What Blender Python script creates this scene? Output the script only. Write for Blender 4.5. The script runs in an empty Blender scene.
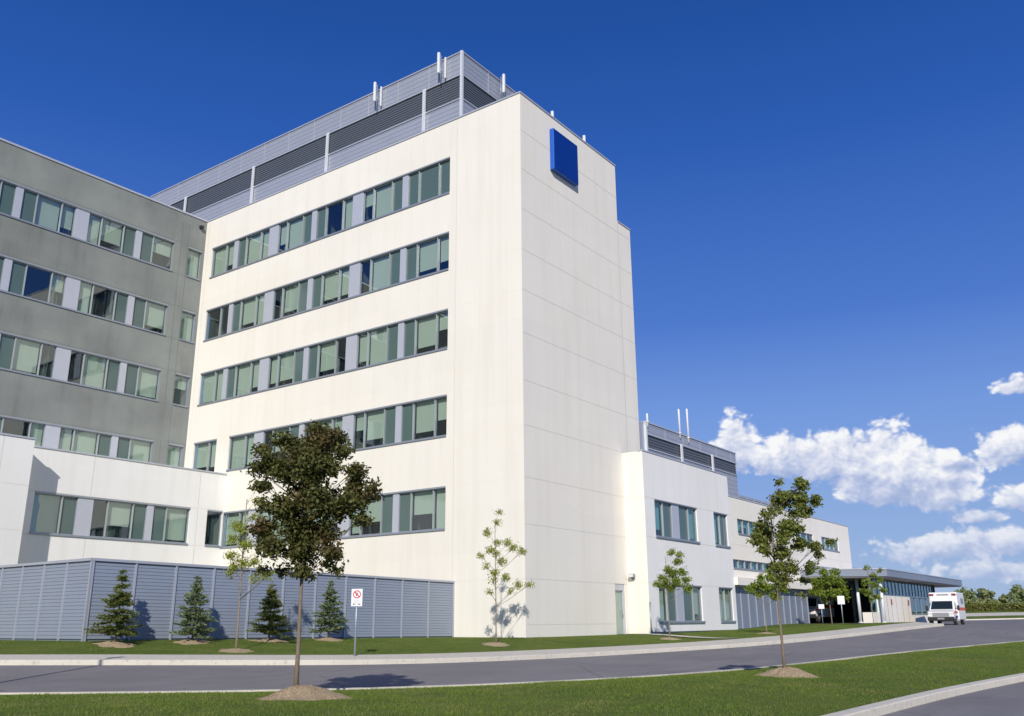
import bpy, math, random
import numpy as np
from mathutils import Vector, Matrix
rad = math.radians
S = bpy.context.scene
COL = S.collection
random.seed(7)
rng = np.random.default_rng(7)

# ------------------------------------------------------------------ camera, light, exposure
cam = bpy.data.objects.new('camera', bpy.data.cameras.new('camera'))
COL.objects.link(cam)
cam.data.sensor_width = 36.0
cam.data.lens = 31.6854
cam.data.clip_start = 0.1
cam.data.clip_end = 6000
R = ((0.58966386, -0.22259009, -0.77636987), (-0.80761838, -0.17084478, -0.56441528), (-0.00700549, 0.95982588, -0.28050884))
cam.matrix_world = Matrix([(*R[0], -35.2338), (*R[1], -24.94495), (*R[2], 0.72), (0, 0, 0, 1)])
S.camera = cam
FWD = Vector((0.80884, 0.58802, 0)); RGT = Vector((0.58802, -0.80884, 0))     # level axes of the site plan

SUN_EL = 30.0
SUN_AZ = Vector((0.829, 0.559, 0)).normalized()                               # horizontal travel of the light
ldir = Vector((SUN_AZ.x * math.cos(rad(SUN_EL)), SUN_AZ.y * math.cos(rad(SUN_EL)), -math.sin(rad(SUN_EL))))
sun = bpy.data.objects.new('sun', bpy.data.lights.new('sun', 'SUN'))
COL.objects.link(sun)
sun.data.energy = 4.15
sun.data.angle = rad(0.53)
sun.data.color = (1.0, 0.945, 0.86)
sun.rotation_euler = ldir.to_track_quat('-Z', 'Y').to_euler()
sun.location = (-60, -40, 60)

S.view_settings.view_transform = 'Standard'
S.view_settings.look = 'None'
S.view_settings.exposure = 0.04
S.view_settings.gamma = 1.0
S.view_settings.use_curve_mapping = False
S.render.resolution_x, S.render.resolution_y = 1024, 716
S.render.engine = 'CYCLES'
try:
    S.cycles.transparent_max_bounces = 24
    S.cycles.max_bounces = 8
except Exception:
    pass


class NG:
    """small helper for node graphs"""
    def __init__(s, tree):
        s.t = tree; s.n = tree.nodes; s.l = tree.links
    def node(s, kind, **kw):
        n = s.n.new(kind)
        for k, v in kw.items(): setattr(n, k, v)
        return n
    def put(s, sock, v):
        if v is None: return
        if hasattr(v, 'is_output') or isinstance(v, bpy.types.NodeSocket): s.l.new(v, sock)
        else:
            try: sock.default_value = v
            except Exception: sock.default_value = (*v, 1.0) if len(v) == 3 else v
    def math(s, op, a, b=None, c=None, clamp=False):
        n = s.node('ShaderNodeMath', operation=op, use_clamp=clamp)
        for i, v in enumerate((a, b, c)): s.put(n.inputs[i], v)
        return n.outputs[0]
    def vmath(s, op, a, b=None):
        n = s.node('ShaderNodeVectorMath', operation=op)
        s.put(n.inputs[0], a); s.put(n.inputs[1], b)
        if op == 'SCALE': n.inputs['Scale'].default_value = 1.1
        return n.outputs['Value' if op in ('DOT_PRODUCT', 'LENGTH') else 'Vector']
    def noise(s, vec, scale, detail=4, rough=0.55, dim='3D'):
        n = s.node('ShaderNodeTexNoise', noise_dimensions=dim)
        s.put(n.inputs['Vector'], vec); n.inputs['Scale'].default_value = scale
        n.inputs['Detail'].default_value = detail; n.inputs['Roughness'].default_value = rough
        return n.outputs['Fac']
    def mix(s, f, a, b, mode='MIX'):
        n = s.node('ShaderNodeMix', data_type='RGBA', blend_type=mode)
        s.put(n.inputs[0], f); s.put(n.inputs[6], a); s.put(n.inputs[7], b)
        return n.outputs[2]
    def ramp(s, f, stops):
        n = s.node('ShaderNodeValToRGB'); s.put(n.inputs[0], f)
        e = n.color_ramp.elements
        while len(e) < len(stops): e.new(0.5)
        for i, (p, c) in enumerate(stops):
            e[i].position = p; e[i].color = (*c, 1)
        return n.outputs[0]
    def maprange(s, v, a, b, c=0.0, d=1.0, smooth=False):
        n = s.node('ShaderNodeMapRange', interpolation_type='SMOOTHSTEP' if smooth else 'LINEAR')
        for i, x in enumerate((v, a, b, c, d)): s.put(n.inputs[i], x)
        return n.outputs[0]
    def scalevec(s, vec, sc):
        n = s.node('ShaderNodeMapping'); s.put(n.inputs[0], vec); n.inputs['Scale'].default_value = sc
        return n.outputs[0]


# ------------------------------------------------------------------ sky with fair-weather clouds
SKY_STRENGTH = 0.097
def build_world():
    w = bpy.data.worlds.new('World'); S.world = w; w.use_nodes = True
    g = NG(w.node_tree); g.n.clear()
    sky = g.node('ShaderNodeTexSky', sky_type='NISHITA', sun_disc=False)
    sky.sun_elevation = rad(SUN_EL)
    sky.sun_rotation = math.atan2(-SUN_AZ.x, -SUN_AZ.y)
    sky.air_density = 1.0; sky.dust_density = 0.25; sky.ozone_density = 3.0; sky.altitude = 100
    tc = g.node('ShaderNodeTexCoord').outputs['Generated']
    f = g.vmath('DOT_PRODUCT', tc, tuple(FWD)); r = g.vmath('DOT_PRODUCT', tc, tuple(RGT))
    sep = g.node('ShaderNodeSeparateXYZ'); g.put(sep.inputs[0], tc)
    az = g.math('MULTIPLY', g.math('ARCTAN2', r, f), 57.29578)
    el = g.math('MULTIPLY', g.math('ARCSINE', sep.outputs[2]), 57.29578)
    # clear polarised blue: grade the physical sky by elevation, deep overhead and pale towards the horizon
    grade = g.ramp(g.maprange(el, 0, 60), [(0.0, (3.2, 4.5, 7.1)), (0.055, (2.65, 3.95, 7.0)), (0.20, (1.62, 3.05, 7.3)), (0.30, (.62, 1.78, 6.2)), (0.48, (.14, .98, 4.6)), (0.62, (.05, .68, 3.55)), (1.0, (.04, .50, 2.7))])
    skyc = g.mix(0.86, sky.outputs[0], grade)
    # cloud banks: azimuth, elevation, half width, height above base, depth below base (degrees)
    banks = CLOUDS
    cmb = g.node('ShaderNodeCombineXYZ'); g.put(cmb.inputs[0], az); g.put(cmb.inputs[1], g.math('MULTIPLY', el, 1.25))
    p = cmb.outputs[0]
    dens = None
    for (a0, e0, ra, up, dn, amp) in banks:
        u = g.math('DIVIDE', g.math('SUBTRACT', az, a0), ra)
        d = g.math('SUBTRACT', el, e0)
        pos = g.math('GREATER_THAN', d, 0.0)
        rr = g.math('MULTIPLY_ADD', pos, up - dn, dn)
        v = g.math('DIVIDE', d, rr)
        q = g.math('SQRT', g.math('MULTIPLY_ADD', u, u, g.math('MULTIPLY', v, v)))
        k = g.math('MULTIPLY', g.math('SUBTRACT', 1.0, q), amp)
        dens = k if dens is None else g.math('SMOOTH_MAX', dens, k, 0.12)
    def billow(q):
        wn = g.node('ShaderNodeTexNoise', noise_dimensions='2D'); g.put(wn.inputs['Vector'], q); wn.inputs['Scale'].default_value = 0.5; wn.inputs['Detail'].default_value = 3
        w2 = g.vmath('ADD', q, g.vmath('SCALE', g.vmath('SUBTRACT', wn.outputs['Color'], (.5, .5, .5)), None))
        tot = None
        for sc, am in ((0.42, .62), (1.0, .40), (2.6, .24)):
            vn = g.node('ShaderNodeTexVoronoi', feature='SMOOTH_F1', voronoi_dimensions='2D'); g.put(vn.inputs['Vector'], w2); vn.inputs['Scale'].default_value = sc; vn.inputs['Smoothness'].default_value = .35
            k = g.math('MULTIPLY', g.math('SUBTRACT', .52, vn.outputs['Distance']), am * 1.7)
            tot = k if tot is None else g.math('ADD', tot, k)
        return g.math('MULTIPLY_ADD', g.math('SUBTRACT', g.noise(q, 2.6, 6, .62, '2D'), .5), .42, tot)
    n1 = billow(p)
    m1 = billow(g.vmath('ADD', p, (-0.42, 0.62, 0.0)))
    total = g.math('MULTIPLY_ADD', n1, .62, g.math('SUBTRACT', dens, .04))
    alpha = g.maprange(total, 0.0, 0.36, 0, 1, True)
    relief = g.math('MULTIPLY', g.math('SUBTRACT', n1, m1), .5)
    # light-catching tops, flatter greyer undersides
    base = None
    for (a0, e0, ra, up, dn, amp) in banks:
        u = g.math('DIVIDE', g.math('SUBTRACT', az, a0), ra * 1.15)
        wgt = g.math('SUBTRACT', 1.0, g.math('MULTIPLY', u, u), clamp=True)
        hgt = g.maprange(g.math('SUBTRACT', el, e0), -dn * 0.9, up * 0.42, -1, 0)
        near = g.maprange(g.math('ABSOLUTE', g.math('SUBTRACT', el, e0)), up * 1.2, up * 0.5, 0, 1)
        k = g.math('MULTIPLY', g.math('MULTIPLY', wgt, hgt), near)
        base = k if base is None else g.math('MINIMUM', base, k)
    lit = g.math('ADD', g.math('MULTIPLY_ADD', base, 0.72, 0.88), relief)
    lit = g.math('MINIMUM', g.math('MAXIMUM', lit, 0.0), 1.0)
    ccol = g.ramp(lit, [(0.0, (3.5, 4.4, 6.9)), (0.40, (4.9, 5.6, 7.7)), (0.74, (7.6, 7.9, 8.9)), (1.0, (9.6, 9.6, 9.7))])
    lowhaze = g.maprange(el, 2.5, 7.5, 0.5, 0.0)          # low distant banks fade into the horizon air
    ccol = g.mix(lowhaze, ccol, (4.2, 5.2, 7.4))
    col = g.mix(g.math('MULTIPLY', alpha, 0.97), skyc, ccol)
    bg = g.node('ShaderNodeBackground'); g.put(bg.inputs[0], col); bg.inputs[1].default_value = SKY_STRENGTH
    out = g.node('ShaderNodeOutputWorld'); g.l.new(bg.outputs[0], out.inputs[0])

CLOUDS = [
    (14.1, 9.9, 1.8, 2.3, 1.1, 1.3), (16.9, 9.2, 2.6, 1.6, 1.0, 1.05), (19.3, 9.0, 2.8, 1.8, 1.1, 1.1),
    (22.3, 8.0, 2.9, 3.2, 1.6, 1.5), (25.0, 7.2, 2.7, 2.3, 1.3, 1.4), (26.8, 8.5, 1.4, .5, .4, .45),
    (29.6, 9.0, 2.4, 1.5, .8, .9), (27.8, 8.4, 1.3, .35, .3, .42),
    (30.6, 12.4, 1.6, .7, .5, .75),
    (25.0, 3.8, 3.2, .9, .6, .72), (28.2, 4.0, 3.0, 1.0, .7, .8), (29.6, 6.0, 1.6, .9, .5, .7), (27.4, 5.4, 1.5, .5, .4, .55),
    (27.4, 2.5, 3.0, .6, .5, .7), (22.4, 3.4, 2.0, .5, .4, .45),
    (44, 9, 9, 4, 2, 1.1), (-48, 7, 9, 3, 1.6, 1.0), (150, 14, 14, 5, 3, 1.1), (-140, 12, 14, 5, 3, 1.1),
]
build_world()

# ------------------------------------------------------------------ materials
MATS = {}
def new_mat(name):
    m = bpy.data.materials.new(name); m.use_nodes = True
    g = NG(m.node_tree); b = g.n['Principled BSDF']
    MATS[name] = m
    return m, g, b

def plain(name, col, rough=0.6, metal=0.0, var=0.06, scale=6.0, spec=0.5):
    m, g, b = new_mat(name)
    pos = g.node('ShaderNodeNewGeometry').outputs['Position']
    n = g.noise(pos, scale, 5)
    c = g.mix(n, tuple(x * (1 - var) for x in col), tuple(min(1, x * (1 + var)) for x in col))
    g.put(b.inputs['Base Color'], c)
    b.inputs['Roughness'].default_value = rough; b.inputs['Metallic'].default_value = metal
    b.inputs['Specular IOR Level'].default_value = spec
    return m

def concrete(name, col, streak=0.1, tint=(0.9, 0.87, 0.8), rough=0.85, blotch=0.05):
    m, g, b = new_mat(name)
    pos = g.node('ShaderNodeNewGeometry').outputs['Position']
    s1 = g.noise(g.scalevec(pos, (1.6, 1.6, 0.09)), 1.0, 6, 0.62)        # rain streaks
    s2 = g.noise(g.scalevec(pos, (7, 7, 0.25)), 1.0, 4, 0.6)
    b1 = g.noise(pos, 0.35, 5, 0.55)
    fine = g.noise(pos, 28, 3, 0.6)
    # every cast panel has its own slight tone
    vp = g.node('ShaderNodeTexVoronoi', feature='F1'); g.put(vp.inputs['Vector'], g.scalevec(pos, (0.16, 0.16, 0.43))); vp.inputs['Scale'].default_value = 1.0
    vp.inputs['Randomness'].default_value = 0.35
    bw = g.node('ShaderNodeSeparateColor'); g.put(bw.inputs[0], vp.outputs['Color'])
    f = g.math('MULTIPLY', g.maprange(s1, 0.46, 0.72), streak * 2.2)
    f = g.math('MULTIPLY_ADD', g.maprange(s2, 0.5, 0.75), streak, f)
    c = g.mix(g.math('MINIMUM', f, 1.0), col, tuple(a * t for a, t in zip(col, (0.72, 0.69, 0.62))))
    c = g.mix(g.maprange(b1, 0.35, 0.7, 0, blotch * 5), c, tuple(a * t for a, t in zip(col, tint)))
    c = g.mix(g.math('MULTIPLY', bw.outputs[0], 0.15), c, tuple(a * 0.8 for a in col))
    c = g.mix(g.math('MULTIPLY', g.math('SUBTRACT', fine, 0.5), 0.25), c, tuple(a * 0.7 for a in col))
    g.put(b.inputs['Base Color'], c); b.inputs['Roughness'].default_value = rough
    b.inputs['Specular IOR Level'].default_value = 0.25
    bp = g.node('ShaderNodeBump'); bp.inputs['Strength'].default_value = 0.12; bp.inputs['Distance'].default_value = 0.02
    g.put(bp.inputs['Height'], fine); g.put(b.inputs['Normal'], bp.outputs[0])
    return m

def glass(name, tint, refl=1.7, rough=0.015):
    m, g, b = new_mat(name); g.n.remove(b)
    out = [n for n in g.n if n.type == 'OUTPUT_MATERIAL'][0]
    tr = g.node('ShaderNodeBsdfTransparent'); tr.inputs[0].default_value = (*tint, 1)
    gl = g.node('ShaderNodeBsdfGlossy'); gl.inputs['Roughness'].default_value = rough
    gl.inputs[0].default_value = (0.82, 0.93, 0.95, 1)
    pos = g.node('ShaderNodeNewGeometry').outputs['Position']
    bp = g.node('ShaderNodeBump'); bp.inputs['Strength'].default_value = 0.06; bp.inputs['Distance'].default_value = 0.05
    g.put(bp.inputs['Height'], g.noise(pos, 0.9, 1)); g.put(gl.inputs['Normal'], bp.outputs[0])
    geo = g.node('ShaderNodeNewGeometry')
    cosv = g.math('ABSOLUTE', g.vmath('DOT_PRODUCT', geo.outputs['True Normal'], geo.outputs['Incoming']))
    f0 = ((refl - 1) / (refl + 1)) ** 2
    fr = g.math('MULTIPLY_ADD', g.math('POWER', g.math('SUBTRACT', 1.0, cosv, clamp=True), 5.0), 1 - f0, f0)
    mx = g.node('ShaderNodeMixShader'); g.put(mx.inputs[0], fr)
    g.l.new(tr.outputs[0], mx.inputs[1]); g.l.new(gl.outputs[0], mx.inputs[2])
    g.l.new(mx.outputs[0], out.inputs[0])
    return m

def leafmat(name, c1, c2, c3=None, trans=0.3, nscale=2.2):
    m, g, b = new_mat(name)
    out = [n for n in g.n if n.type == 'OUTPUT_MATERIAL'][0]
    geo = g.node('ShaderNodeNewGeometry')
    n = g.noise(geo.outputs['Position'], nscale, 4)
    c = g.mix(geo.outputs['Random Per Island'], c1, c2)
    if c3: c = g.mix(g.maprange(n, 0.5, 0.68), c, c3)
    g.put(b.inputs['Base Color'], c); b.inputs['Roughness'].default_value = 0.55
    b.inputs['Specular IOR Level'].default_value = 0.3
    t = g.node('ShaderNodeBsdfTranslucent'); g.put(t.inputs[0], g.mix(0.5, c, (c2[0] * 1.3, c2[1] * 1.4, c2[2] * 0.7)))
    mx = g.node('ShaderNodeMixShader'); mx.inputs[0].default_value = trans
    g.l.new(b.outputs[0], mx.inputs[1]); g.l.new(t.outputs[0], mx.inputs[2]); g.l.new(mx.outputs[0], out.inputs[0])
    return m

M_white = concrete('white_precast', (0.838, 0.802, 0.725), 0.10)
M_podium = concrete('pale_precast', (0.85, 0.84, 0.825), 0.10)
M_grey = concrete('grey_precast', (0.214, 0.230, 0.224), 0.30, (1.3, 1.3, 1.25), blotch=0.2)
M_wing = concrete('cream_precast', (0.86, 0.82, 0.745), 0.08)
M_joint = plain('joint_sealant', (0.79, 0.75, 0.67), 0.9)
M_jgrey = plain('grey_joint_sealant', (0.20, 0.22, 0.21), 0.9)
M_alu = plain('aluminium_cladding', (0.52, 0.54, 0.60), 0.42, 0.25, 0.04, 2.0)
M_frame = plain('window_metal', (0.33, 0.36, 0.40), 0.4, 0.3, 0.05)
M_mull = plain('mullion_metal', (0.42, 0.46, 0.47), 0.4, 0.3, 0.05)
M_sill = plain('sill_metal', (0.30, 0.33, 0.39), 0.4, 0.35, 0.08)
M_spandrel = plain('spandrel_glass', (0.085, 0.135, 0.125), 0.12, 0.0, 0.06, 0.5, 0.6)
M_blind = plain('roller_blind', (0.58, 0.63, 0.56), 0.9, 0, 0.05, 0.6)
M_room = plain('office_interior', (0.16, 0.165, 0.16), 0.9, 0, 0.4, 0.8)
M_glass = glass('green_tinted_glass', (0.72, 0.79, 0.745), 2.3)
M_bglass = glass('blue_tinted_glass', (0.45, 0.70, 0.74), 2.2)
M_pent = plain('screen_light_panel', (0.42, 0.445, 0.50), 0.5, 0.35, 0.07, 0.7)
M_pentdark = plain('louvre_dark_panel', (0.115, 0.13, 0.155), 0.55, 0.2, 0.06, 3)
M_roof = plain('roof_membrane', (0.34, 0.33, 0.31), 0.9)
M_post = plain('pale_metal_post', (0.72, 0.74, 0.77), 0.45, 0.2)
M_louv = plain('blue_grey_louvre', (0.265, 0.305, 0.375), 0.45, 0.25, 0.07, 1.2)
M_blue = plain('blue_sign_face', (0.002, 0.030, 0.235), 0.28, 0, 0.05, 1.0)
M_blueside = plain('blue_sign_edge', (0.006, 0.10, 0.50), 0.35)
M_ant = plain('antenna_white', (0.78, 0.78, 0.78), 0.5)
M_galv = plain('galvanised_steel', (0.36, 0.42, 0.47), 0.45, 0.5, 0.12, 20)
M_signw = plain('sign_white', (0.80, 0.80, 0.82), 0.5, 0, 0.02)
M_red = plain('sign_red', (0.55, 0.035, 0.03), 0.5)
M_black = plain('matte_black', (0.02, 0.02, 0.022), 0.6)
M_tyre = plain('tyre_rubber', (0.022, 0.022, 0.022), 0.85)
M_chrome = plain('steel_rim', (0.55, 0.55, 0.56), 0.3, 0.8)
M_vanw = plain('vehicle_white_paint', (0.80, 0.80, 0.79), 0.3, 0, 0.03, 1.5)
M_vang = plain('vehicle_grey_trim', (0.28, 0.29, 0.31), 0.5)
M_vanglass = plain('vehicle_glass', (0.015, 0.025, 0.03), 0.06, 0, 0.1, 2)
M_orange = plain('orange_stripe', (0.75, 0.09, 0.03), 0.45)
M_vblue = plain('blue_stripe', (0.02, 0.06, 0.35), 0.45)
M_amber = plain('amber_lens', (0.75, 0.26, 0.02), 0.3)
M_redlens = plain('red_lens', (0.22, 0.03, 0.028), 0.3)
M_lens = plain('clear_lens', (0.65, 0.68, 0.70), 0.15)
M_soffit = plain('soffit_panel', (0.40, 0.36, 0.31), 0.6)
M_canfas = plain('canopy_fascia', (0.27, 0.305, 0.365), 0.4, 0.35, 0.06, 0.8)
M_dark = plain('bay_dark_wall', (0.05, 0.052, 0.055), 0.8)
M_bark = plain('brown_bark', (0.20, 0.155, 0.11), 0.9, 0, 0.35, 14)
M_barkdark = plain('dark_bark', (0.085, 0.066, 0.048), 0.9, 0, 0.35, 14)
M_barkg = plain('grey_bark', (0.25, 0.20, 0.15), 0.9, 0, 0.3, 14)
M_mulch = None

def ground_mats():
    global M_asph, M_asph2, M_kerb, M_walk, M_grass, M_blade, M_mulch, M_earth
    m, g, b = new_mat('asphalt'); M_asph = m
    pos = g.node('ShaderNodeNewGeometry').outputs['Position']
    big = g.noise(pos, 0.22, 4, 0.6); fine = g.noise(pos, 60, 2, 0.7); mid = g.noise(g.scalevec(pos, (0.5, 2.2, 1)), 0.6, 5, 0.6)
    c = g.mix(g.maprange(big, .3, .7), (0.185, 0.176, 0.178), (0.245, 0.235, 0.232))
    c = g.mix(g.maprange(mid, 0.50, 0.72, 0, 0.6), c, (0.285, 0.272, 0.262))
    c = g.mix(g.maprange(g.noise(pos, 0.9, 6, .7), 0.60, 0.74, 0, .55), c, (0.125, 0.120, 0.122))     # damp stains and drips
    wv = g.vmath('ADD', pos, g.vmath('SCALE', g.node('ShaderNodeTexNoise').outputs['Color'], None))
    vo = g.node('ShaderNodeTexVoronoi', feature='DISTANCE_TO_EDGE'); g.put(vo.inputs['Vector'], wv); vo.inputs['Scale'].default_value = .17
    c = g.mix(g.maprange(vo.outputs['Distance'], 0.0, .0045, .75, 0), c, (0.055, 0.052, 0.054))      # sealed cracks
    c = g.mix(g.math('MULTIPLY', g.maprange(fine, .35, .7), 0.45), c, (0.110, 0.105, 0.108))
    c = g.mix(g.maprange(g.noise(pos, 95, 1, .5), .62, .75, 0, .5), c, (0.36, 0.345, 0.33))          # pale aggregate
    g.put(b.inputs['Base Color'], c); b.inputs['Roughness'].default_value = 0.88; b.inputs['Specular IOR Level'].default_value = 0.3
    bp = g.node('ShaderNodeBump'); bp.inputs['Strength'].default_value = 0.35; bp.inputs['Distance'].default_value = 0.01
    g.put(bp.inputs['Height'], fine); g.put(b.inputs['Normal'], bp.outputs[0])
    m, g, b = new_mat('kerb_concrete'); M_kerb = m
    pos = g.node('ShaderNodeNewGeometry').outputs['Position']
    c = g.mix(g.noise(pos, 1.1, 6, 0.65), (0.52, 0.485, 0.405), (0.70, 0.655, 0.56))
    c = g.mix(g.maprange(g.noise(pos, 7, 4), 0.55, 0.8, 0, 0.6), c, (0.22, 0.20, 0.17))
    g.put(b.inputs['Base Color'], c); b.inputs['Roughness'].default_value = 0.9
    m, g, b = new_mat('sidewalk_concrete'); M_walk = m
    pos = g.node('ShaderNodeNewGeometry').outputs['Position']
    c = g.mix(g.noise(pos, 0.6, 6, 0.65), (0.50, 0.465, 0.39), (0.62, 0.58, 0.495))
    c = g.mix(g.maprange(g.noise(pos, 9, 4), 0.5, 0.8, 0, 0.5), c, (0.24, 0.22, 0.19))
    g.put(b.inputs['Base Color'], c); b.inputs['Roughness'].default_value = 0.9
    m, g, b = new_mat('lawn_turf'); M_grass = m
    pos = g.node('ShaderNodeNewGeometry').outputs['Position']
    a = g.noise(pos, 0.55, 5, 0.6); d = g.noise(pos, 5, 5, 0.65); e = g.noise(pos, 45, 3, 0.7)
    c = g.mix(g.maprange(a, 0.35, 0.68), (0.095, 0.146, 0.021), (0.172, 0.212, 0.040))
    c = g.mix(g.maprange(d, 0.5, 0.75, 0, 0.7), c, (0.165, 0.185, 0.055))
    c = g.mix(g.maprange(e, 0.42, 0.7, 0, 0.75), c, (0.040, 0.072, 0.010))
    g.put(b.inputs['Base Color'], c); b.inputs['Roughness'].default_value = 0.9; b.inputs['Specular IOR Level'].default_value = 0.15
    bp = g.node('ShaderNodeBump'); bp.inputs['Strength'].default_value = 0.9; bp.inputs['Distance'].default_value = 0.05
    g.put(bp.inputs['Height'], e); g.put(b.inputs['Normal'], bp.outputs[0])
    M_blade = leafmat('grass_blade', (0.105, 0.175, 0.020), (0.225, 0.292, 0.050), (0.245, 0.250, 0.075), 0.38, 0.9)
    m, g, b = new_mat('mulch'); M_mulch = m
    pos = g.node('ShaderNodeNewGeometry').outputs['Position']
    d = g.noise(pos, 22, 6, 0.75)
    c = g.mix(g.maprange(d, 0.3, 0.7), (0.28, 0.20, 0.12), (0.80, 0.63, 0.41))
    g.put(b.inputs['Base Color'], c); b.inputs['Roughness'].default_value = 0.95; b.inputs['Specular IOR Level'].default_value = 0.1
    bp = g.node('ShaderNodeBump'); bp.inputs['Strength'].default_value = 1.0; bp.inputs['Distance'].default_value = 0.08
    g.put(bp.inputs['Height'], d); g.put(b.inputs['Normal'], bp.outputs[0])
    M_earth = plain('field_ground', (0.075, 0.095, 0.03), 0.95, 0, 0.4, 0.3)
ground_mats()

# ------------------------------------------------------------------ mesh helpers
def tag(o, label=None, cat=None, group=None, kind=None):
    if label: o['label'] = label
    if cat: o['category'] = cat
    if group: o['group'] = group
    if kind: o['kind'] = kind
    return o

def empty(name, loc=(0, 0, 0), rz=0.0):
    o = bpy.data.objects.new(name, None); COL.objects.link(o)
    o.location = loc; o.rotation_euler = (0, 0, rz); o.empty_display_size = 0.3
    return o

def V(*a): return Vector(a)

class MB:
    def __init__(s): s.v = []; s.f = []; s.sm = []; s.k = 0; s.cut = []
    def poly(s, pts, smooth=False):
        i = len(s.v); s.v += [tuple(p) for p in pts]; s.f.append(tuple(range(i, i + len(pts)))); s.sm.append(smooth)
    def use(s, k): s.cut.append((len(s.f), k))
    def hexa(s, c):
        """8 corners: 4 bottom ccw then 4 top"""
        i = len(s.v); s.v += [tuple(p) for p in c]
        for q in ((0, 3, 2, 1), (4, 5, 6, 7), (0, 1, 5, 4), (1, 2, 6, 5), (2, 3, 7, 6), (3, 0, 4, 7)):
            s.f.append(tuple(i + k for k in q)); s.sm.append(False)
    def box(s, a, b):
        (x0, y0, z0), (x1, y1, z1) = a, b
        s.hexa([(x0, y0, z0), (x1, y0, z0), (x1, y1, z0), (x0, y1, z0), (x0, y0, z1), (x1, y0, z1), (x1, y1, z1), (x0, y1, z1)])
    def fbox(s, F, u0, u1, z0, z1, d0, d1):
        s.hexa([F(u0, z0, d0), F(u1, z0, d0), F(u1, z0, d1), F(u0, z0, d1), F(u0, z1, d0), F(u1, z1, d0), F(u1, z1, d1), F(u0, z1, d1)])
    def tube(s, pts, radii, n=8, cap=True):
        pts = [Vector(p) for p in pts]
        rings = []
        for k, p in enumerate(pts):
            t = (pts[min(k + 1, len(pts) - 1)] - pts[max(k - 1, 0)])
            if t.length < 1e-6: t = V(0, 0, 1)
            t.normalize()
            a = t.orthogonal().normalized() if k == 0 else (a - t * a.dot(t)).normalized()
            b = t.cross(a); i = len(s.v); rings.append(i)
            for j in range(n):
                an = 2 * math.pi * j / n
                s.v.append(tuple(p + (a * math.cos(an) + b * math.sin(an)) * radii[k]))
        for k in range(len(pts) - 1):
            for j in range(n):
                s.f.append((rings[k] + j, rings[k] + (j + 1) % n, rings[k + 1] + (j + 1) % n, rings[k + 1] + j)); s.sm.append(True)
        if cap:
            s.f.append(tuple(rings[0] + j for j in reversed(range(n)))); s.sm.append(False)
            s.f.append(tuple(rings[-1] + j for j in range(n))); s.sm.append(False)
    def lathe(s, c, prof, n=20, axis=None):
        """rings of (radius, height) round a point c; axis triple (u, v, w) with w the spin axis"""
        u, v, w = axis or (V(1, 0, 0), V(0, 1, 0), V(0, 0, 1)); c = Vector(c); rings = []
        for r, h in prof:
            rings.append(len(s.v))
            for j in range(n):
                an = 2 * math.pi * j / n
                s.v.append(tuple(c + u * (r * math.cos(an)) + v * (r * math.sin(an)) + w * h))
        for k in range(len(prof) - 1):
            for j in range(n):
                s.f.append((rings[k] + j, rings[k] + (j + 1) % n, rings[k + 1] + (j + 1) % n, rings[k + 1] + j)); s.sm.append(True)
        s.f.append(tuple(rings[0] + j for j in reversed(range(n)))); s.sm.append(False)
        s.f.append(tuple(rings[-1] + j for j in range(n))); s.sm.append(False)
    def build(s, name, m, parent=None, bevel=0.0):
        me = bpy.data.meshes.new(name); me.from_pydata(s.v, [], s.f)
        me.polygons.foreach_set('use_smooth', s.sm)
        for q in (m if isinstance(m, (list, tuple)) else [m]): me.materials.append(q)
        if s.cut:
            mi = np.zeros(len(s.f), dtype=np.int32)
            for a, k in s.cut: mi[a:] = k
            me.polygons.foreach_set('material_index', mi)
        me.update()
        o = bpy.data.objects.new(name, me); COL.objects.link(o)
        if parent:
            o.parent = parent
            if parent.type == 'EMPTY' and parent.get('world_space'): o.matrix_parent_inverse = parent.matrix_basis.inverted()
            elif parent.type == 'MESH' or parent.parent: pass
        if bevel:
            bm = o.modifiers.new('bevel', 'BEVEL'); bm.width = bevel; bm.segments = 2; bm.limit_method = 'ANGLE'; bm.angle_limit = rad(40)
        return o

def soup(name, verts, nper, m, parent=None):
    """fast mesh of separate n-gons from an array (count, nper, 3)"""
    c = verts.shape[0]
    me = bpy.data.meshes.new(name)
    me.vertices.add(c * nper); me.vertices.foreach_set('co', verts.reshape(-1).astype(np.float32))
    me.loops.add(c * nper); me.loops.foreach_set('vertex_index', np.arange(c * nper, dtype=np.int32))
    me.polygons.add(c); me.polygons.foreach_set('loop_start', np.arange(0, c * nper, nper, dtype=np.int32))
    me.update(calc_edges=True); me.validate()
    me.materials.append(m)
    o = bpy.data.objects.new(name, me); COL.objects.link(o)
    if parent: o.parent = parent
    return o

def frame(o, U, N):
    o, U, N = Vector(o), Vector(U), Vector(N)
    return lambda u, z, d=0.0: o + U * u + N * d + V(0, 0, z)

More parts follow.
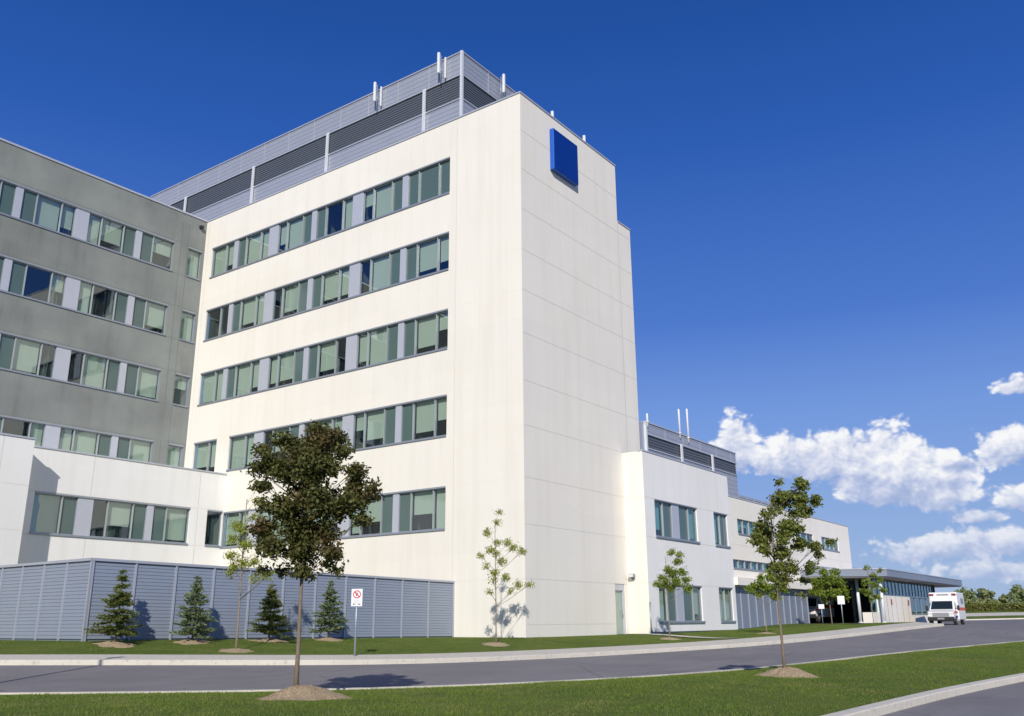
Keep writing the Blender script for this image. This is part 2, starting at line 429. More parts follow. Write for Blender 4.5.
# ------------------------------------------------------------------ ground
def densify(p, n):
    p = np.array(p, float); d = np.r_[0, np.cumsum(np.linalg.norm(np.diff(p[:, :2], axis=0), axis=1))]
    t = np.linspace(0, d[-1], n)
    # smooth a little
    q = np.array([np.interp(t, d, p[:, k]) for k in range(3)]).T
    for _ in range(6):
        q[1:-1] = 0.25 * q[:-2] + 0.5 * q[1:-1] + 0.25 * q[2:]
    return q
def offset(p, w):
    t = np.gradient(p[:, :2], axis=0); t /= np.linalg.norm(t, axis=1)[:, None]
    n = np.c_[-t[:, 1], t[:, 0]]
    q = p.copy(); q[:, :2] += n * w
    return q
def grid(name, rows, m, smooth=True, parent=None):
    rows = [np.asarray(r) for r in rows]; n = len(rows[0]); b = MB()
    for r in rows: b.v += [tuple(map(float, q)) for q in r]
    for i in range(len(rows) - 1):
        for j in range(n - 1):
            b.f.append((i * n + j, i * n + j + 1, (i + 1) * n + j + 1, (i + 1) * n + j)); b.sm.append(smooth)
    return b.build(name, m, parent)
def up(p, dz): q = np.array(p, float).copy(); q[:, 2] += dz; return q

FK = [(-52, 38, -.2), (-34, 17.5, -.32), (-25.5, 8.6, -.39), (-21.35, 4.09, -.42), (-19.47, 1.9, -.45), (-17.27, .06, -.5), (-15.14, -1.9, -.55), (-13.71, -3.15, -.58), (-10.46, -4.5, -.61),
      (-5.21, -5.4, -.62), (.65, -6.7, -.56), (6.3, -8.3, -.45), (10.54, -9.1, -.34), (13.44, -9.6, -.26), (19.24, -10.54, -.06), (24.9, -11.4, .15), (28.79, -11.97, .25)]
NE = [(-50, 26, -.45), (-37, 10, -.56), (-30.5, 1.6, -.6), (-25.38, -4.5, -.62), (-22.67, -7.54, -.66), (-20.5, -9.51, -.68), (-18.38, -11.0, -.68), (-15.77, -12.1, -.68), (-12.44, -13.16, -.68), (-7.84, -14.13, -.66),
      (-3.26, -14.78, -.58), (2.49, -15.63, -.48), (8.26, -16.65, -.42), (16.89, -18.1, -.33), (32, -22.0, -.1), (60, -30, .15), (110, -43, .3), (170, -58, .4)]
NK = [(-75, -17.0, -.78), (-55, -18.3, -.78), (-45, -19.2, -.78), (-35, -19.7, -.78), (-27, -19.9, -.78), (-19.54, -20.06, -.78), (-13.18, -20.22, -.78), (-6.01, -20.87, -.78), (10, -23.6, -.6), (32, -28.5, -.35), (60, -36, .05), (110, -49, .25), (170, -64, .35)]
fk = densify(FK, 90); ne = densify(NE, 140); nk = densify(NK, 140)

PATH = [(8.85, -.3, 0), (8.6, -2.0, 0), (8.4, -3.4, 0), (8.2, -5.0, 0), (8.05, -6.75, 0)]
def ground_z(G, x, y):
    """height of a ruled sheet near x, y"""
    d = (G[..., 0] - x) ** 2 + (G[..., 1] - y) ** 2
    idx = np.argsort(d.reshape(-1))[:6]
    w = 1 / (d.reshape(-1)[idx] + 1e-4)
    return float((G[..., 2].reshape(-1)[idx] * w).sum() / w.sum())

def build_ground():
    # one sheet to the horizon, just under everything else
    xs = np.concatenate([[-3000, -800, -250], np.linspace(-110, 200, 63), [260, 400, 900, 3000]])
    rows = []
    for f_ in np.concatenate([[-600, -150], np.linspace(-40, 200, 61), [240, 320, 600, 1500, 4000]]):
        row = []
        for g_ in xs:
            p = V(-35.23, -24.94, 0) + FWD * float(f_) + RGT * float(g_)
            z = float(np.interp(f_, [-600, 30, 60, 108, 126, 134, 150, 400, 4000], [-1.35, -1.35, -1.0, -.3, .0, .35, .9, 0.6, 0.4]))
            row.append((p.x, p.y, z))
        rows.append(row)
    tag(grid('ground', rows, M_earth), kind='structure')
    # the drive: from the near kerb to the far kerb, then on past the kerb end
    a = up(ne, -.15)
    fx = np.vstack([fk, densify([(28.79, -11.97, .25), (30.4, -11.6, .25), (32.6, -9.8, .26), (34.5, -8.0, .27), (60, -2, .3), (106.7, 1.4, .33), (112, -5.8, .6), (170, -48, .62)], 50)])
    fxd = np.array([np.interp(np.linspace(0, 1, 140), np.linspace(0, 1, len(fx)), fx[:, k]) for k in range(3)]).T
    nd = up(densify(NE, 1200), -.15)
    ix = np.array([np.argmin(((nd[:, :2] - q[:2]) ** 2).sum(1)) for q in fxd])
    ix = np.maximum.accumulate(ix); ix = np.convolve(np.pad(ix, 4, 'edge'), np.ones(9) / 9, 'valid').astype(int)
    an_ = nd[ix]
    rows = [an_ * (1 - t) + fxd * t for t in np.linspace(-0.03, 1.03, 14)]
    for r in rows: r[:, 2] -= 0.004
    tag(grid('road', rows, M_asph), kind='structure')
    # the roadway the photographer stands on
    near = up(nk, -.15)
    far = near.copy(); far[:, 1] -= 30; far[:, 2] = np.minimum(far[:, 2], -.93)
    nn = near.copy(); nn[:, 1] += .3
    tag(grid('parking_road', [far, 0.5 * far + 0.5 * nn, nn], M_asph), kind='structure')
    # kerbs
    def kerb(name, p, w, h=0.15, flip=1):
        lo = up(p, -.25); t0 = up(p, h - .02); q = up(offset(p, flip * .025), h); q2 = up(offset(p, flip * w), h); q3 = up(offset(p, flip * w), -.25)
        return tag(grid(name, [lo, t0, q, q2, q3], M_kerb, False), kind='structure')
    kerb('kerb', fk, .24)
    kerb('kerb', up(ne, -.15), .2, flip=-1)
    kerb('kerb', up(nk, -.15), .3, flip=1)
    # sidewalk behind the far kerb
    rows = [up(offset(fk, .245 + w), .146 + .075 * w) for w in (0, .5, 1.0, 1.4)]
    tag(grid('sidewalk', rows, M_walk), kind='structure')
    # lawn from sidewalk up to the buildings
    sb = up(offset(fk, 1.63), .25)
    bl = densify([(-40, 44, .1), (-30, 26, .12), (-20.5, 13, .16), (-17.6, 7.3, .16), (-16.6, 6.8, .16), (-13, 6.1, .13), (-8.5, 5.4, .08), (-4, 4.6, .04), (-1, 1.5, .01), (-.4, -.3, 0), (3, -.3, 0), (9.4, -1.6, .02), (16, -1.6, .06), (22, -1.6, .12), (30, -3, .38), (34, -4.6, .42)], 90)
    inner = bl.copy(); cx = np.array([12.0, 40.0]); inner[:, :2] += (cx - inner[:, :2]) * .75
    rows = []
    for t in np.r_[np.linspace(0, 1, 16)]:
        e = t * t * (3 - 2 * t)
        r = sb * (1 - t) + bl * t; r[:, 2] = sb[:, 2] * (1 - e) + bl[:, 2] * e
        rows.append(r)
    rows.append(inner)
    lawn = tag(grid('lawn', rows, M_grass), kind='structure')
    skirt = [up(sb, -.3), sb]
    # footpath from the tower door along the low block to the sidewalk
    LRr = np.array(rows[:-1])
    pth = densify(PATH, 24)
    pth[:, 2] = [ground_z(LRr, x, y) + .03 for x, y in pth[:, :2]]
    tag(grid('footpath', [offset(pth, -.55), pth, offset(pth, .55)], M_walk), kind='structure')
    # berm between the two roads
    a = up(offset(ne, -.205), -.035); b = up(offset(nk, .305), -.03)
    B = []
    for t in np.r_[0, .015, np.linspace(.05, .95, 20), .985, 1]:
        r = a * (1 - t) + b * t
        r[:, 2] += .17 * math.sin(math.pi * t) ** .8 + 0.03 * np.sin(r[:, 0] * .7 + 3 * t) * math.sin(math.pi * t)
        B.append(r)
    tag(grid('berm', B, M_grass), kind='structure')
    # strips behind the pavilion drive: grass, path, rise towards the hedge
    q = np.array([(70, 36, .35), (106.7, 1.4, .34), (111.9, -6.0, .60), (140, -46, .62)])
    q = densify(q, 30)
    d = np.array([FWD.x, FWD.y, 0])
    tag(grid('far_kerb', [q + d * 0 + [0, 0, .0], q + [0, 0, .15], q + d * .8 + [0, 0, .16]], M_kerb), kind='structure')
    tag(grid('far_verge', [q + d * .8 + [0, 0, .155], q + d * 3 + [0, 0, .3], q + d * 6 + [0, 0, .50]], M_grass), kind='structure')
    tag(grid('far_path', [q + d * 6 + [0, 0, .505], q + d * 7.5 + [0, 0, .72], q + d * 9 + [0, 0, .93]], M_walk), kind='structure')
    tag(grid('far_bank', [q + d * 9 + [0, 0, .925], q + d * 12 + [0, 0, 1.2], q + d * 40 + [0, 0, 1.1]], M_grass), kind='structure')
    return rows, B
lawn_rows, berm_rows = build_ground()
LR = np.array(lawn_rows[:-1]); BR = np.array(berm_rows)

def blades(name, G, count, h0, h1, keep):
    ni, nj = G.shape[:2]
    # weight by cell area
    A = np.linalg.norm(np.cross(G[1:, :-1] - G[:-1, :-1], G[:-1, 1:] - G[:-1, :-1]), axis=-1)
    w = np.where(keep(G[:-1, :-1]), A, 0).reshape(-1); w = w / w.sum()
    c = rng.choice(len(w), count, p=w); i, j = np.divmod(c, nj - 1)
    a, b = rng.random(count)[:, None], rng.random(count)[:, None]
    P = G[i, j] * (1 - a) * (1 - b) + G[i + 1, j] * a * (1 - b) + G[i, j + 1] * (1 - a) * b + G[i + 1, j + 1] * a * b
    patch = 0.75 + 0.35 * np.sin(P[:, 0] * 2.1 + np.sin(P[:, 1] * 1.7) * 2) * np.sin(P[:, 1] * 2.6 + P[:, 0])
    h = (h0 + (h1 - h0) * rng.random(count)) * patch
    an = rng.random(count) * 6.283; wd = 0.004 + 0.006 * rng.random(count) ** 2
    sx = np.c_[np.cos(an), np.sin(an), np.zeros(count)] * wd[:, None]
    la = rng.random(count) * 6.283; le = h * (0.2 + 0.6 * rng.random(count))
    tip = P + np.c_[np.cos(la) * le, np.sin(la) * le, h]
    Pz = P - [0, 0, .01]
    tri = np.stack([Pz - sx, Pz + sx, tip], 1)
    return tag(soup(name, tri, 3, M_blade), 'short mown grass', 'grass', kind='stuff')

C0 = np.array([-35.23, -24.94]); fw = np.array([FWD.x, FWD.y]); rt = np.array([RGT.x, RGT.y])
def inview(P):
    q = P[..., :2] - C0; f_ = q @ fw; g_ = q @ rt
    return (f_ > 13) & (np.abs(g_) < .62 * f_ + 1.5) & (f_ < 60)
tag(blades('berm_grass', BR[1:], 210000, .022, .055, inview), 'mown green grass covering the berm between the two roads')
tag(blades('lawn_grass', LR, 80000, .022, .05, inview), 'mown green grass on the lawn in front of the hospital')

# ------------------------------------------------------------------ hospital
hosp = tag(empty('hospital_building', (0, 0, 0)), 'large white and grey six storey hospital with strip windows and one tall blank end wall', 'building')

def facade(name, F, u0, u1, z0, z1, m, parent, holes=(), ju=(), jz=(), reveal=0.22, label=None, joint=None, extra=None):
    """wall sheet with real openings, reveals and panel joints sunk into it"""
    W = MB(); JJ = []; jw = 0.016
    us = {u0, u1}; zs = {z0, z1}
    for a, b, c, d in holes: us |= {a, b}; zs |= {c, d}
    for q in ju: us |= {q - jw, q + jw}
    for q in jz: zs |= {q - jw, q + jw}
    us = sorted(v for v in us if u0 - 1e-6 <= v <= u1 + 1e-6); zs = sorted(v for v in zs if z0 - 1e-6 <= v <= z1 + 1e-6)
    for i in range(len(us) - 1):
        for k in range(len(zs) - 1):
            a, b, c, d = us[i], us[i + 1], zs[k], zs[k + 1]
            if b - a < 1e-5 or d - c < 1e-5: continue
            mu, mz = (a + b) / 2, (c + d) / 2
            if any(h[0] < mu < h[1] and h[2] < mz < h[3] for h in holes): continue
            jt = any(abs(mu - q) < jw for q in ju) or any(abs(mz - q) < jw for q in jz)
            dd = -0.007 if jt else 0.0
            q4 = [F(a, c, dd), F(b, c, dd), F(b, d, dd), F(a, d, dd)]
            if jt: JJ.append(q4)
            else: W.poly(q4)
    for a, b, c, d in holes:
        r = -reveal
        for p in (((a, c), (b, c)), ((b, c), (b, d)), ((b, d), (a, d)), ((a, d), (a, c))):
            (q0, q1) = p
            W.poly([F(q0[0], q0[1], 0), F(q1[0], q1[1], 0), F(q1[0], q1[1], r), F(q0[0], q0[1], r)])
    W.use(1)
    for q4 in JJ: W.poly(q4)
    if extra: extra(W)
    o = W.build(name, [m, joint or M_joint], parent)
    if label: o['label'] = label
    return o

def room(F, a, b, c, d, depth=3.2):
    ROOMS = MB()
    lo, hi = c - .75, d + .3
    for q in ([(a, lo), (b, lo)],):
        ROOMS.poly([F(a, lo, -.3), F(b, lo, -.3), F(b, lo, -depth), F(a, lo, -depth)])
        ROOMS.poly([F(a, hi, -.3), F(b, hi, -.3), F(b, hi, -depth), F(a, hi, -depth)])
        ROOMS.poly([F(a, lo, -depth), F(b, lo, -depth), F(b, hi, -depth), F(a, hi, -depth)])
        ROOMS.poly([F(a, lo, -.3), F(a, hi, -.3), F(a, hi, -depth), F(a, lo, -depth)])
        ROOMS.poly([F(b, lo, -.3), F(b, hi, -.3), F(b, hi, -depth), F(b, lo, -depth)])
        n = max(1, int((b - a) / 3.4))
        for k in range(1, n):
            u = a + (b - a) * k / n
            ROOMS.fbox(F, u - .06, u + .06, lo, hi, -depth, -.45)
    # desks, cabinets and boxes standing near the glass
    u = a + .3
    while u < b - 1.2:
        w = random.uniform(.5, 1.5)
        if random.random() < .75:
            ROOMS.fbox(F, u, min(u + w, b - .1), lo, c + random.uniform(.0, .55), -random.uniform(1.2, 1.8), -random.uniform(.7, .9))
        u += w + random.uniform(.3, 1.2)
    return ROOMS.build('room_interior', M_room, hosp)

def window(F, lights, z0, z1, parent, gm=None, blinds=(0.4, 0.85), noblind=0.13):
    """lights: list of (kind, u0, u1); one framed unit = one window"""
    gm = gm or M_glass
    u0, u1 = lights[0][1], lights[-1][2]
    fr = MB(); ml = []; pn = MB(); bl = MB(); sp = MB(); t = .04
    d0, d1 = -.20, -.08
    fr.fbox(F, u0, u1, z1 - t, z1, d0, d1); fr.fbox(F, u0, u1, z0, z0 + t, d0, d1)
    fr.fbox(F, u0, u0 + t, z0 + t, z1 - t, d0, d1); fr.fbox(F, u1 - t, u1, z0 + t, z1 - t, d0, d1)
    for (k, a, b), nx in zip(lights, list(lights[1:]) + [None]):
        k = k.lower()
        if nx: ml.append(MB()); ml[-1].fbox(F, b - .024, b + .024, z0 + t, z1 - t, d0 + .01, d1 + .03)
        a2, b2 = a + .02, b - .02
        if k == 's': sp.poly([F(a2, z0 + .02, -.15), F(b2, z0 + .02, -.15), F(b2, z1 - .02, -.15), F(a2, z1 - .02, -.15)])
        else:
            pn.poly([F(a2, z0 + .02, -.15), F(b2, z0 + .02, -.15), F(b2, z1 - .02, -.15), F(a2, z1 - .02, -.15)])
            if random.random() > noblind:
                fr_ = random.choice([1.0, 1.0, .9, .78, random.uniform(*blinds), random.uniform(*blinds)])
                zb = z1 - (z1 - z0) * fr_
                bl.fbox(F, a + .05, b - .05, zb, z1 - .03, -.31, -.29)
                bl.fbox(F, a + .05, b - .05, zb - .04, zb, -.32, -.285)
    w = fr.build('window', M_frame, parent)
    for q in ml: q.build('mullion', M_mull, w)
    if pn.v: pn.build('pane', gm, w)
    if bl.v: bl.build('blind', M_blind, w)
    if sp.v: sp.build('spandrel_panel', M_spandrel, w)
    return w

def strip(F, seq, start, sgn, z0, z1, parent, sill=True, gm=None):
    """seq of window light strings and piers ('p' narrow, 'w' wide) laid from start in direction sgn; returns the opening"""
    WD = {'n': .885, 'g': 1.54, 's': .865, 'm': 1.1, 'S': 1.54}
    u = start
    for it in seq:
        if it in ('p', 'w', 'P'):
            wd = {'p': .41, 'w': .87, 'P': .87}[it]
            a, b = sorted((u, u + sgn * wd))
            m = MB(); m.fbox(F, a - .005, b + .005, z0, z1, -.2, -.045); m.build('pier_panel', M_alu, parent)
            u += sgn * wd
        else:
            L = []
            for ch in it:
                wd = WD[ch]; a, b = sorted((u, u + sgn * wd)); L.append((ch, a, b)); u += sgn * wd
            L.sort(key=lambda q: q[1])
            window(F, L, z0, z1, parent, gm)
    a, b = sorted((start, u))
    m = MB(); m.fbox(F, a, b, z0 - .10, z0, -.2, .06); m.build('window_sill', M_sill, parent)
    m = MB(); m.fbox(F, a, b, z1, z1 + .09, -.2, .02); m.build('head_trim', M_frame, parent)
    return (a, b, z0 - .10, z1 + .09)
def seqlen(seq):
    WD = {'n': .885, 'g': 1.54, 's': .865, 'm': 1.1, 'S': 1.54}
    return sum({'p': .41, 'w': .87, 'P': .87}[i] if i in 'pwP' else sum(WD[c] for c in i) for i in seq)

ROWS = [(23.95, 26.08), (19.33, 21.45), (14.80, 16.92), (10.05, 12.13), (5.25, 7.30)]
H = 28.41
FA = frame((0, 0, 0), (0, 1, 0), (-1, 0, 0))        # wide window wall of the tower
FB = frame((0, 0, 0), (1, 0, 0), (0, -1, 0))        # end wall with the blue panel
FG = frame((0, 27.66, 0), (1, 0, 0), (0, -1, 0))    # grey wing
FP = frame((0, 23.0, 0), (1, 0, 0), (0, -1, 0))     # podium
full = ['ngs', 'p', 'sgn', 'w', 'ngs', 'p', 'sgn', 'w', 'ngs', 'p', 'ng']
holes = []
for r, (z0, z1) in enumerate(ROWS):
    if r < 3:
        seq = list(full)
        if r == 0: seq[0] = 'sSs'
        holes.append(strip(FA, seq, 4.92, 1, z0, z1, hosp))
    else:
        seq = ['ngs', 'p', 'sgn', 'w', 'ngs', 'p', 'sgn', 'w', 'ng']
        holes.append(strip(FA, seq, 4.92, 1, z0, z1, hosp))
        if r == 3: holes.append(strip(FA, ['ng'], 24.35, 1, z0, z1, hosp))
for h in holes: room(FA, h[0], h[1], h[2], h[3])
JZ = [26.17, 23.85, 21.54, 19.23, 17.01, 14.70, 12.22, 9.95, 7.39, 5.15, 2.62]
def corner_joints(W):
    for z in JZ[:-1]: W.fbox(FA, .0, 4.36, z - .016, z + .016, -.012, .0015)
wallA = facade('tower_wall', FA, 0, 27.66, -.6, H, M_white, hosp, holes, [4.4, 27.3], [2.62], label='white precast concrete window wall of the tower', extra=corner_joints)
door = (8.32, 9.42, -.02, 2.63)
wallB = facade('tower_wall', FB, 0, 10.33, -.6, H, M_white, hosp, [door], [], JZ + [.55], reveal=.18, label='white end wall of the tower, blank but for a blue panel and a door')
facade('stair_wall', FB, 10.33, 11.92, -.6, 24.56, M_white, hosp, [], [10.36], [z for z in JZ if z < 24.5], label='lower set back strip of white wall at the right edge of the tower')
b = MB()
b.poly([(0, 0, H - .6), (10.33, 0, H - .6), (10.33, 27.66, H - .6), (0, 27.66, H - .6)])
b.poly([(10.33, 0, 24.3), (11.92, 0, 24.3), (11.92, 20, 24.3), (10.33, 20, 24.3)])
b.poly([(10.33, 0, 24.2), (10.33, 27.66, 24.2), (10.33, 27.66, H), (10.33, 0, H)])
b.poly([(11.92, 0, -.5), (11.92, 20, -.5), (11.92, 20, 24.56), (11.92, 0, 24.56)])
b.poly([(-30, 27.7, H - .6), (11.92, 27.7, H - .6), (11.92, 45, H - .6), (-30, 45, H - .6)])
b.build('roof', M_roof, hosp)
cp = MB()
cp.fbox(FA, -.05, 27.66, H, H + .08, -.35, .05); cp.fbox(FB, .36, 10.36, H, H + .08, -.35, .05); cp.fbox(FB, 10.37, 11.96, 24.56, 24.64, -.35, .05)
cp.build('coping', M_alu, hosp)
# end wall door
dm = MB(); a, b_, c, d = door
for q in ((a, a + .09, c, d), (b_ - .2, b_, c, d), (a + .09, b_ - .2, d - .34, d)): dm.fbox(FB, *q, -.16, -.04)
do = dm.build('door', M_alu, hosp)
gm_ = MB(); gm_.poly([FB(a + .09, c, -.1), FB(b_ - .2, c, -.1), FB(b_ - .2, d - .34, -.1), FB(a + .09, d - .34, -.1)]); gm_.build('pane', M_glass, do)
h_ = MB(); h_.tube([FB(b_ - .3, .9, -.02), FB(b_ - .3, 1.25, -.02)], [.02, .02], 6); h_.build('handle', M_chrome, do)
ex = MB(); ex.poly([FB(a + .02, c, -.17), FB(b_ - .05, c, -.17), FB(b_ - .05, d, -.17), FB(a + .02, d, -.17)]); ex.build('vestibule_wall', M_blind, hosp)

# grey wing
gseq = ['gs', 'p', 'sgn', 'w', 'ngs', 'p', 'sgn', 'w', 'ngs']
gh = []
for r, (z0, z1) in enumerate(ROWS[:4]):
    gh.append(strip(FG, gseq, -2.41, -1, z0, z1 - .1, hosp))
    gh.append(strip(FG, ['m'], -.2, -1, z0, z1 - .1, hosp))
for h in gh: room(FG, h[0], h[1], h[2], h[3])
facade('grey_wing_wall', FG, -30, 0, 7, H, M_grey, hosp, gh, [-1.9, -1.35], [z for z in JZ if z > 9 ], label='weathered grey concrete wing with strip windows', joint=M_jgrey)
cp = MB(); cp.fbox(FG, -30, -.06, H, H + .12, -.4, .06); cp.build('coping', M_alu, hosp)
eq = MB(); eq.fbox(FG, -.62, -.38, 27.72, 27.92, 0, .22); eq.build('roof_edge_camera', M_black, hosp)

# podium
ph = [strip(FP, ['gs', 'p', 'sgn', 'w', 'sg'], -2.41, -1, 5.33, 7.36, hosp), strip(FP, ['m'], -.1, -1, 5.33, 7.36, hosp)]
for h in ph: room(FP, h[0], h[1], h[2], h[3])
facade('podium_wall', FP, -13.0, 0, -.5, 9.72, M_podium, hosp, ph, [-1.9, -8.75], [7.46, 5.23, 2.6], label='pale two storey podium in front of the grey wing')
FQ = frame((0, 21.5, 0), (1, 0, 0), (0, -1, 0))
qh = [strip(FQ, ['ngs'], -14.95, -1, 5.33, 7.36, hosp)]
room(FQ, *qh[0])
facade('podium_wall', FQ, -30, -12.88, -.5, 9.82, M_podium, hosp, qh, [-14.4], [7.46, 5.23, 2.6], label='projecting bay of the pale podium')
b = MB(); b.poly([(-12.88, 21.5, -.5), (-12.88, 23.0, -.5), (-12.88, 23.0, 9.82), (-12.88, 21.5, 9.82)]); b.poly([(-12.88, 23.02, 9.4), (0, 23.02, 9.4), (0, 27.6, 9.4), (-12.88, 27.6, 9.4)])
b.poly([(-30, 21.55, 9.5), (-12.88, 21.55, 9.5), (-12.88, 27.6, 9.5), (-30, 27.6, 9.5)]); b.build('podium_return', M_podium, hosp)
cp = MB(); cp.fbox(FP, -12.8, -.06, 9.72, 9.80, -.35, .05); cp.fbox(FQ, -30, -12.85, 9.82, 9.90, -.4, .05); cp.build('coping', M_alu, hosp)

# rooftop plant screen of the tower
def screen(X0, Y0, X1, Y1, bands, posts_a, posts_b, label):
    o = None; zl = bands[0][0]; zt = bands[-1][1]
    for k, (a, b_, kind) in enumerate(bands):
        m = MB(); dk = kind == 'd'; e = .04 if dk else 0
        m.box((X0 + e, Y0 + e, a), (X1 - e, Y1 - e, b_))
        n = int((b_ - a) / (.15 if dk else .30))
        for i in range(n):
            z = a + (i + .5) * (b_ - a) / n; q = .03 if dk else .012; t = .02 if dk else .01
            m.box((X0 + e - q, Y0 + e - q, z - t), (X1, Y0 + e - .001, z + t)); m.box((X0 + e - q, Y0 + e - .001, z - t), (X0 + e - .001, Y1, z + t))
        m.use(1)
        m.box((X0 - .06, Y0 - .06, b_ - .05), (X1, Y0 - .0, b_ + .02)); m.box((X0 - .06, Y0, b_ - .05), (X0, Y1, b_ + .02))
        if k == len(bands) - 1:
            for j in range(int((Y1 - Y0) / 2.6)): m.box((X0 - .03, Y0 + 2.6 * (j + 1) - .02, a + .03), (X0 - .017, Y0 + 2.6 * (j + 1) + .02, zt - .06))
            for j in range(int((X1 - X0) / 2.6)): m.box((X0 + 2.6 * (j + 1) - .02, Y0 - .03, a + .03), (X0 + 2.6 * (j + 1) + .02, Y0 - .017, zt - .06))
        ob = m.build('plant_screen' if k == 0 else ('louvre_band' if dk else 'screen_band'), [M_pentdark if dk else M_pent, M_alu], hosp if k == 0 else o)
        if k == 0: o = ob; o['label'] = label
    for y in posts_a:
        p = MB(); p.box((X0 - .16, y - .1, zl), (X0 - .062, y + .1, bands[-2][1])); p.build('screen_post', M_post, o)
    for x in posts_b:
        p = MB(); p.box((x - .1, Y0 - .16, zl), (x + .1, Y0 - .062, bands[-2][1])); p.build('screen_post', M_post, o)
    p = MB(); p.box((X0 - .1, Y0 - .1, zl), (X0 + .06, Y0 + .06, zt + .02)); p.build('screen_post', M_post, o)
    return o
screen(1.2, 5.12, 9.6, 37.5, [(27.6, 30.65, 'l'), (30.65, 32.28, 'd'), (32.28, 33.85, 'l')], [8.0, 16.6, 24.3, 32.4], [6.5], 'grey metal rooftop plant screen with a dark louvre band')

# low block at the right of the tower
XL, YB, XR = 9.76, -1.26, 21.6
FS = frame((XL, 0, 0), (0, -1, 0), (-1, 0, 0)); FL = frame((0, YB, 0), (1, 0, 0), (0, -1, 0))
lh = []
for z0, z1 in ((5.28, 7.27), (.66, 2.62)):
    for lights in ([('g', 10.95, 12.05), ('s', 12.05, 13.2)], [('s', 14.1, 15.4), ('g', 15.4, 16.5)], [('g', 19.0, 20.0), ('s' if z0 > 3 else 'g', 20.0, 21.1)]):
        window(FL, lights, z0, z1, hosp, M_bglass if z0 > 3 else M_glass)
    m = MB(); m.fbox(FL, 13.19, 14.11, z0, z1, -.2, -.05); m.build('pier_panel', M_alu, hosp)
    for a, b_ in ((10.95, 16.5), (19.0, 21.1)):
        lh.append((a, b_, z0 - .11, z1 + .06)); room(FL, a, b_, z0, z1)
        m = MB(); m.fbox(FL, a - .04, b_ + .1, z0 - .11, z0, -.2, .08); m.build('window_sill', M_sill, hosp)
        m = MB(); m.fbox(FL, a, b_, z1, z1 + .06, -.2, .03); m.build('head_trim', M_sill, hosp)
facade('low_block_wall', FL, XL, XR, .12, 9.92, M_podium, hosp, lh, [], [7.33, 5.16, 2.68], label='pale three storey block beside the tower')
facade('low_block_wall', FS, 0, -YB, -.3, 9.92, M_white, hosp, [], [], [7.33, 5.16, 2.68], label='narrow side wall of the pale low block')
b = MB(); b.poly([(XR, YB, 0), (XR, 12, 0), (XR, 12, 9.92), (XR, YB, 9.92)]); b.poly([(XL, YB, 9.6), (XR, YB, 9.6), (XR, 12, 9.6), (XL, 12, 9.6)])
b.build('roof', M_roof, hosp)
b = MB(); b.fbox(FL, XL + .08, XR, -.3, .12, -.3, -.08); b.build('plinth', M_sill, hosp)
cp = MB(); cp.fbox(FL, XL - .04, XR + .04, 9.92, 9.98, -.3, .04); cp.build('coping', M_alu, hosp)
sc2 = screen(13.3, .30, 27.2, 11, [(8.6, 10.8, 'l'), (10.8, 11.68, 'd'), (11.68, 12.42, 'l')], [], [18.0, 22.8], 'grey metal plant screen above the low block')
m = MB(); m.box((11.93, .35, 9.6), (13.2, 8, 12.3)); m.build('plant_screen', M_pent, hosp)

# east wing
FE = frame((0, -.6, 0), (1, 0, 0), (0, -1, 0))
eh = []
for a, b_, z0, z1 in ((24.4, 31.0, 6.4, 7.4), (36.0, 40.2, 6.4, 7.4), (42.3, 46.9, 6.4, 7.4), (23.1, 31.0, 4.05, 4.62)):
    n = max(3, int((b_ - a) / 1.1)); L = [('g', a + (b_ - a) * k / n, a + (b_ - a) * (k + 1) / n) for k in range(n)]
    window(FE, L, z0, z1, hosp, M_bglass, noblind=.5)
    m = MB(); m.fbox(FE, a, b_, z0 - .08, z0, -.2, .06); m.build('window_sill', M_sill, hosp)
    eh.append((a, b_, z0 - .08, z1)); room(FE, a, b_, z0, z1)
eh.append((36.3, 49.8, -.1, 3.6))
facade('east_wing_wall', FE, XR - .1, 50.2, -.2, 8.8, M_wing, hosp, eh, [], [5.6], label='long low cream wing running away to the right')
b = MB(); b.poly([(50.2, -.6, -.2), (50.2, 14, -.2), (50.2, 14, 8.8), (50.2, -.6, 8.8)]); b.poly([(XR, -.6, 8.5), (50.2, -.6, 8.5), (50.2, 14, 8.5), (XR, 14, 8.5)]); b.build('roof', M_roof, hosp)
cp = MB(); cp.fbox(FE, XR, 50.24, 8.8, 8.86, -.3, .04); cp.build('coping', M_alu, hosp)
bl = MB(); bl.box((27.3, .9, 8.4), (37.5, 6, 9.62))
for i in range(7): bl.box((27.3, .87, 8.6 + .14 * i), (37.5, .899, 8.66 + .14 * i))
for i in range(8): bl.box((27.3 + 1.45 * i, .84, 8.5), (27.35 + 1.45 * i, .869, 9.62))
bl.build('roof_screen', M_pent, hosp)
m = MB(); m.fbox(FE, XR - .05, 36.0, 2.88, 3.36, .01, .9); m.build('ledge_canopy', M_wing, hosp)

# ------------------------------------------------------------------ things fixed to the building
def sq_sign():
    e = tag(empty('wall_sign', (4.2, 0, 25)), 'plain blue square panel fixed high on the white end wall', 'sign')
    m = MB(); m.fbox(FB, 2.80, 5.36, 24.94, 27.50, .03, .30); o = m.build('sign_box', M_blueside, None, .03)
    f_ = MB(); f_.fbox(FB, 2.84, 5.32, 24.98, 27.46, .301, .32); p = f_.build('sign_face', M_blue, None, .01)
    qs = []
    for u in (3.1, 4.9):
        for z in (25.3, 27.1):
            k = MB(); k.fbox(FB, u, u + .08, z, z + .08, .003, .03); qs.append(k.build('bracket', M_galv, None))
    for x in [o, p] + qs:
        x.parent = e; x.matrix_parent_inverse = Matrix.Translation(-Vector((4.2, 0, 25)))
sq_sign()

